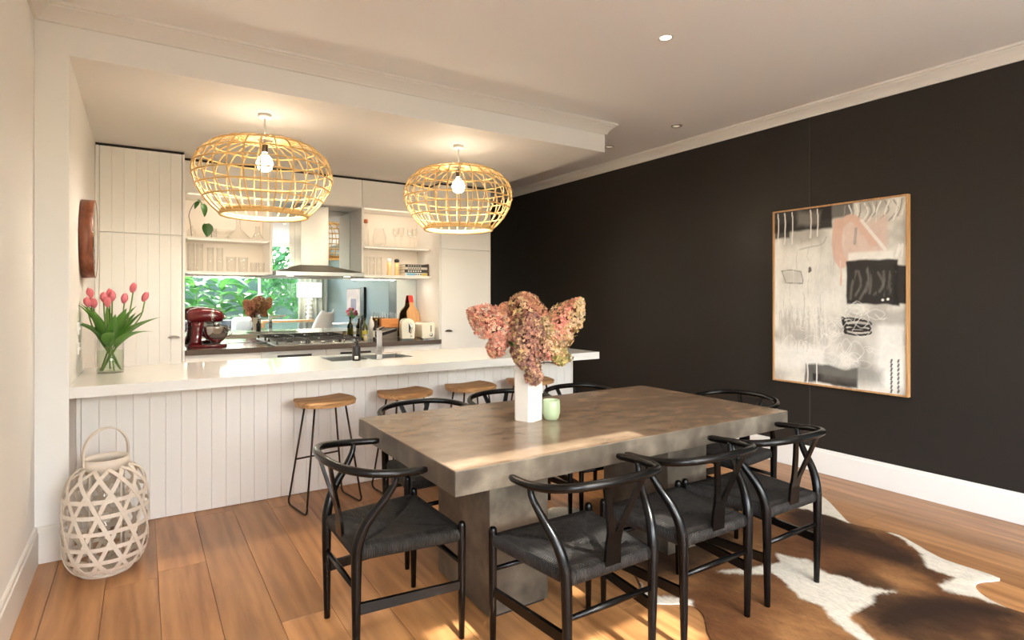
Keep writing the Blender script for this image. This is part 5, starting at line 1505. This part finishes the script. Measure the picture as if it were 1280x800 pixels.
# black loop scribble
def loop(uc, vc, ru, rv_):
    return [(uc+ru*math.cos(q), vc+rv_*math.sin(q)) for q in np.linspace(2.6, 2.6+2*PI, 12)]
for vc in (0.352, 0.328, 0.308):
    over(stroke(loop(0.67, vc, 0.095, 0.017), 0.0085, 0.3), blk)
over(stroke([(0.562, 0.378), (0.572, 0.34), (0.585, 0.300)], 0.014), blk)
over(stroke([(0.56, 0.376), (0.64, 0.378), (0.72, 0.366)], 0.007), blk)
# small outlined box
over(rect(0.075, 0.24, 0.575, 0.645, 0.01, 0.02, 16), grey*1.05, 0.5)
for q in ([(0.06, 0.648), (0.15, 0.652), (0.23, 0.640)], [(0.065, 0.648), (0.085, 0.61), (0.10, 0.58)], [(0.10, 0.578), (0.17, 0.575), (0.245, 0.572)], [(0.23, 0.64), (0.245, 0.60), (0.245, 0.572)]):
    over(stroke(q, 0.0045), grey*0.5, 0.85)
over(stroke([(0.30, 0.64), (0.305, 0.66), (0.31, 0.645)], 0.012), blk, 0.85)
# white scribbles in the middle, fine grey hatching
for k in range(60):
    a_ = 0.05+0.85*rp_.random(); b2 = 0.10+0.34*rp_.random(); l1 = 0.05+0.09*rp_.random(); sl = rp_.uniform(-0.06, 0.06)
    over(stroke([(a_, b2), (a_+l1*0.5, b2+sl+0.02), (a_+l1, b2+sl*0.4), (a_+l1*0.6, b2-0.03), (a_+0.01, b2-0.01)], 0.0035, 0.6), wht, 0.55)
for k in range(70):
    a_ = 0.03+0.42*rp_.random(); b2 = 0.24+0.20*rp_.random()
    over(stroke([(a_, b2), (a_+0.004, b2-0.03), (a_, b2-0.06*rp_.random()-0.03)], 0.0028, 0.6), grey*0.8, 0.45)
for k in range(26):
    a_ = 0.05+0.5*rp_.random(); b2 = 0.45+0.36*rp_.random()
    over(stroke([(a_, b2), (a_+0.02*rp_.uniform(-1, 1), b2-0.05), (a_, b2-0.10*rp_.random()-0.05)], 0.0035, 0.7), grey*0.85 if k % 2 else wht, 0.5)
over(stroke([(0.44, 0.83), (0.40, 0.79), (0.30, 0.78), (0.22, 0.77)], 0.006, 0.6), grey*0.55, 0.5)
# bottom dark block
over(rect(0.26, 0.68, 0.005, 0.105, 0.014, 0.05, 17), blk, 0.85); over(rect(0.33, 0.66, 0.01, 0.055, 0.012, 0.03, 19), blk, 0.95); over(rect(0.40, 0.85, 0.03, 0.12, 0.05, 0.08, 18), grey*0.35, 0.6)
for u_ in (0.285, 0.36):
    over(stroke([(u_, 0.12), (u_+0.003, 0.05), (u_, -0.01)], 0.006), wht, 0.9)
for k in range(8):
    b2 = 0.005+0.022*k
    over(stroke([(0.90, b2), (0.905, b2+0.014)], 0.007), blk, 0.9); over(stroke([(0.945, b2+0.004), (0.95, b2+0.016)], 0.0075), blk, 0.85)
img = img*(0.93+0.14*n3)
cy = (hw-fw)-U*(2*(hw-fw)); cz = fw+V*(hh-2*fw)
vs = np.stack([np.full(U.shape, -0.030)-0.0012*n2[..., 0], cy, cz], -1).reshape(-1, 3)
I_, J_ = np.meshgrid(np.arange(nu-1), np.arange(nv-1), indexing='ij'); I_ = I_.ravel(); J_ = J_.ravel()
faces = np.stack([I_*nv+J_, (I_+1)*nv+J_, (I_+1)*nv+J_+1, I_*nv+J_+1], 1)
me = bpy.data.meshes.new('canvas'); me.from_pydata(vs.tolist(), [], faces.tolist())
ca = me.color_attributes.new('Col', 'FLOAT_COLOR', 'POINT')
ca.data.foreach_set('color', np.concatenate([np.clip(img, 0, 1).reshape(-1, 3), np.ones((nu*nv, 1))], 1).ravel())
me.materials.append(attr_mat('painted canvas', 'Col', 0.55, bump=(120, 0.1)))
cv = obj('canvas', me, t)
MB().box((-0.027, -hw+fw, fw), (-0.004, hw-fw, hh-fw)).build('stretcher_board', M_FRAMEWOOD, t)

# ------------------------------------------------------------------ living room behind the camera (seen in the mirror)
t = thing('sofa', 'grey fabric sofa below the garden window, seen in the mirror', 'sofa', (1.35, -2.75, 0))
MB().box((-1.15, -0.45, 0.12), (1.15, 0.42, 0.42), 0.04).build('seat_base', M_FABRIC, t)
MB().box((-1.15, -0.50, 0.42), (1.15, -0.26, 0.80), 0.06).build('backrest', M_FABRIC, t)
for s in (-1, 1):
    MB().box((s*1.05-0.11, -0.45, 0.42), (s*1.05+0.11, 0.42, 0.62), 0.05).build('armrest', M_FABRIC, t)
    for yy in (-0.35, 0.32):
        MB().tube([(s*1.02, yy, 0), (s*1.0, yy, 0.12)], 0.02, 8).build('leg', M_BLACKWOOD, t)
for (xx, lab) in ((0.62, 'white scatter cushion at the left of the grey sofa'), (2.08, 'white scatter cushion at the right of the grey sofa')):
    o = tag(MB().box((-0.24, -0.09, 0), (0.24, 0.09, 0.46), 0.085).build('cushion', M_WHITEFABRIC, None, (xx, -2.88, 0.425)), lab, 'cushion', 'white sofa cushions')
    o.rotation_euler = (math.radians(-12), 0, math.radians(4 if xx < 1.5 else -5))
t = thing('console_table', 'pale oak console under the lamp beside the curtains', 'table', (3.10, -3.30, 0))
MB().box((-0.50, -0.2, 0.70), (1.15, 0.2, 0.76), 0.004).build('top', M_FRAMEWOOD, t)
for xx in (-0.46, 1.11):
    for yy in (-0.17, 0.17):
        MB().box((xx-0.025, yy-0.025, 0), (xx+0.025, yy+0.025, 0.6995), 0.003).build('leg', M_FRAMEWOOD, t)
t = thing('table_lamp', 'white table lamp with twisted base and lit drum shade', 'lamp', (3.80, -3.25, 0.7605))
b = MB(); prof = [(0.10, 0.0), (0.10, 0.02)]
for k in range(5):
    z = 0.02+0.115*k; prof += [(0.050, z), (0.095, z+0.055), (0.052, z+0.11)]
prof.append((0.012, 0.62))
b.lathe(prof, 6, smooth=False); b.build('base', M_CERAMIC, t)
MB().lathe([(0.315, 0.60), (0.315, 0.99), (0.311, 0.99), (0.311, 0.60), (0.315, 0.60)], 40, cap=False).build('shade', M_SHADE, t)
light('lamp_glow', 'POINT', (0, 0, 0.80), 14, (1, 0.82, 0.6), None, t, shadow_soft_size=0.06)
# curtains
for (x0, x1, lab) in ((3.60, 4.36, 'sheer pale curtain beside the blue grey wall'), (-0.34, 0.22, 'sheer pale curtain in the left corner of the garden window')):
    b = MB(); vs = []; n_ = int((x1-x0)/0.02)
    for i in range(n_+1):
        xx = x0+(x1-x0)*i/n_
        for z in (0.02, 2.62):
            vs.append((xx, YW+0.14+0.035*math.sin(xx*42), z))
    b.add(vs, [(2*i, 2*i+2, 2*i+3, 2*i+1) for i in range(n_)], True)
    o = tag(b.build('curtain', M_CURTAIN), lab, 'curtain', 'sheer curtains at the garden window')
    so = o.modifiers.new('s', 'SOLIDIFY'); so.thickness = 0.003
tag(MB().box((0.15, -3.35, 0.0005), (3.7, -0.75, 0.014), 0.004).build('bounce_rug', mat('ivory bounce rug', srgb(228, 224, 216), 0.95, noise=(30, 0.05), bump=(250, 0.2))), 'ivory bounce rug added unseen on the living room floor', 'rug')  # unseen pale rug added to bounce light up to the ceiling
# white lounge chair
t = thing('lounge_chair', 'white moulded lounge chair near the lamp, seen in the mirror', 'chair', (3.74, -1.75, 0), math.radians(150))
b = MB(); vs = []; nn_ = 12; mm_ = 16
for i in range(mm_+1):
    u = i/mm_
    y_ = 0.30-0.75*u if u < 0.55 else -0.1125-0.20*(u-0.55)/0.45
    z_ = 0.36-0.05*math.sin(u/0.55*PI) if u < 0.55 else 0.36+0.62*((u-0.55)/0.45)**0.9
    for j in range(nn_+1):
        v = -1+2*j/nn_; wdt = 0.36*(1-0.45*max(0, (u-0.55)/0.45)**2)
        vs.append((v*wdt, y_+0.10*v*v*(u > 0.4), z_+0.16*abs(v)**2.5*(1-abs(u-0.5))))
b.add(vs, [(i*(nn_+1)+j, (i+1)*(nn_+1)+j, (i+1)*(nn_+1)+j+1, i*(nn_+1)+j+1) for i in range(mm_) for j in range(nn_)], True)
o = b.build('shell', M_WHITEFABRIC, t); so = o.modifiers.new('s', 'SOLIDIFY'); so.thickness = 0.03; so.offset = -1
for sx in (-1, 1):
    for sy in (-1, 1):
        MB().tube([(sx*0.12, sy*0.12-0.05, 0.31), (sx*0.24, sy*0.24-0.05, 0.0)], [0.016, 0.010], 8).build('leg', M_FRAMEWOOD, t)
# round side table with flowers
t = thing('side_table', 'dark round pedestal table below the small picture', 'table', (4.02, -0.45, 0))
MB().lathe([(0, 0.745), (0.36, 0.745), (0.365, 0.75), (0.365, 0.77), (0.0, 0.77)], 40).build('top', M_WHITEPLASTIC, t)
MB().lathe([(0.03, 0.74), (0.025, 0.4), (0.04, 0.05), (0.22, 0.015), (0.22, 0.0)], 28).build('pedestal', M_BLACKWOOD, t)
t = thing('posy_vase', 'small glass vase of garden flowers on the round table', 'vase', (4.06, -0.35, 0.7705))
MB().lathe([(0, 0), (0.05, 0), (0.055, 0.01), (0.045, 0.12), (0.055, 0.14), (0.05, 0.14), (0, 0.02)], 24).build('vessel', M_TUMBLER, t)
t = thing('posy', 'bunch of pink flowers and long green leaves in small glass vase', 'flowers', (4.06, -0.35, 0.80))
lm = leaf_mesh(0.34, 0.05, 0.5, M_LEAF, 'leaf', nx=6); rg = random.Random(8)
for k in range(10):
    o = obj('leaf', lm, t, (0, 0, 0.05)); o.rotation_euler = (0, -math.radians(rg.uniform(35, 75)), 2*PI*k/10+rg.random()*0.4)
for k in range(7):
    a = 2*PI*k/7; p = (0.10*math.cos(a), 0.10*math.sin(a), 0.18+0.05*(k % 3))
    MB().tube([(0, 0, 0.02), p], 0.003, 5).build('stem', M_STEM, t)
    MB().sphere(p, 0.042, 12, 8).build('bloom', mat('posy pink', srgb(190, 96, 110), 0.7, noise=(30, 0.3)), t)
t = thing('small_picture', 'muted brown picture on the blue grey wall', 'painting', (XR, -1.33, 0.90))
MB().box((-0.03, -0.56, 0), (-0.001, 0.56, 0.68), 0.002).build('frame', M_BLACKPLASTIC, t)
MB().box((-0.032, -0.54, 0.02), (-0.0305, 0.54, 0.66)).build('print', mat('picture print', srgb(160, 140, 130), 0.6, noise=(5, 0.5)), t)
MB().box((-0.034, -0.20, 0.02), (-0.0325, 0.22, 0.42)).build('print_figure', mat('picture shape', srgb(96, 82, 92), 0.6, noise=(6, 0.3)), t)
tag(MB().box((-0.06, -0.14, 0), (-0.001, 0.14, 0.74), 0.004).build('black_panel', M_BLACKPLASTIC, None, (XR, -0.60, 0.86)), 'tall black wall panel beside the small picture', 'panel')

# ------------------------------------------------------------------ garden outside
struct(MB().box((-6, -14, -0.20), (10, YW-0.15, -0.06)).build('ground', M_PAVE), 'paved garden terrace', 'ground')
struct(MB().box((-6, -9.8, -0.06), (10, -9.6, 2.1)).build('wall_garden', M_RENDER), 'rendered garden boundary wall', 'wall')
tag(MB().box((-5, -7.2, -0.058), (8, -6.9, 0.62), 0.01).build('planter_wall', M_RENDER), 'low rendered planter wall outside the garden window', 'planter')
bl = [leaf_mesh(0.75, 0.30, 0.55, M_GARDEN2, 'leaf', nx=8), leaf_mesh(0.58, 0.36, 0.45, M_GARDEN, 'leaf', nx=7), leaf_mesh(0.9, 0.22, 0.7, M_GARDEN2, 'leaf', nx=8)]
plants = [(0.0, -8.1), (0.75, -7.7), (1.45, -8.1), (2.1, -7.6), (2.8, -8.0), (3.6, -7.7), (4.5, -8.1)]
pl = ('far left', 'second', 'third', 'fourth', 'fifth', 'sixth', 'far right')
rg = random.Random(21)
for k, (xx, yy) in enumerate(plants):
    t = thing('garden_plant', '%s big leafed garden plant in the planter, seen in the mirror' % pl[k], 'plant', (xx, yy, -0.05), 0, 'big leafed plants in the garden planter')
    MB().tube([(0, 0, 0), (0.05, 0, 0.8), (0, 0.05, 1.5)], [0.06, 0.05, 0.03], 8).build('stem', M_STEM, t)
    for q in range(24):
        a = 2.4*q+k; z = 0.55+1.75*q/24
        o = obj('leaf', bl[(q+k) % 3], t, (0.08*math.cos(a), 0.08*math.sin(a), z))
        o.rotation_euler = (rg.uniform(-0.3, 0.3), -math.radians(rg.uniform(10, 65)), a)
        s_ = rg.uniform(0.75, 1.2); o.scale = (s_, s_, s_)
def leaf_mass(name, label, c_, rad, n_, m_, seed, size):
    rg = random.Random(seed); vs = []; fs = []
    for k in range(n_):
        d = Vector((rg.gauss(0, 1), rg.gauss(0, 1), rg.gauss(0, 1))).normalized()*(0.6+0.4*rg.random())
        p = Vector(c_)+Vector((d.x*rad[0], d.y*rad[1], d.z*rad[2]))
        n2 = Vector((rg.uniform(-1, 1), rg.uniform(-1, 1), rg.uniform(-0.2, 1))).normalized(); e1 = n2.orthogonal().normalized(); e2 = n2.cross(e1)
        o = len(vs); s_ = size*(0.6+0.8*rg.random())
        vs += [p-e1*s_, p+e2*s_*0.45, p+e1*s_, p-e2*s_*0.45]; fs.append((o, o+1, o+2, o+3))
    me = bpy.data.meshes.new(name); me.from_pydata([tuple(v) for v in vs], [], fs); me.materials.append(m_)
    t = thing(name, label, 'tree', (c_[0], c_[1], -0.05))
    f_ = obj('foliage', me, t, (-c_[0], -c_[1], 0.05)); f_['kind'] = 'stuff'
    MB().tube([(0, 0, 0), (0.05, 0.02, c_[2]*0.6), (0, 0, c_[2])], [0.09, 0.07, 0.04], 8).build('trunk', M_TWIG, t)
leaf_mass('garden_tree', 'small leafed tree at right of the garden, seen in the mirror', (4.3, -6.2, 2.4), (1.5, 1.0, 1.5), 1800, M_GARDEN, 3, 0.11)
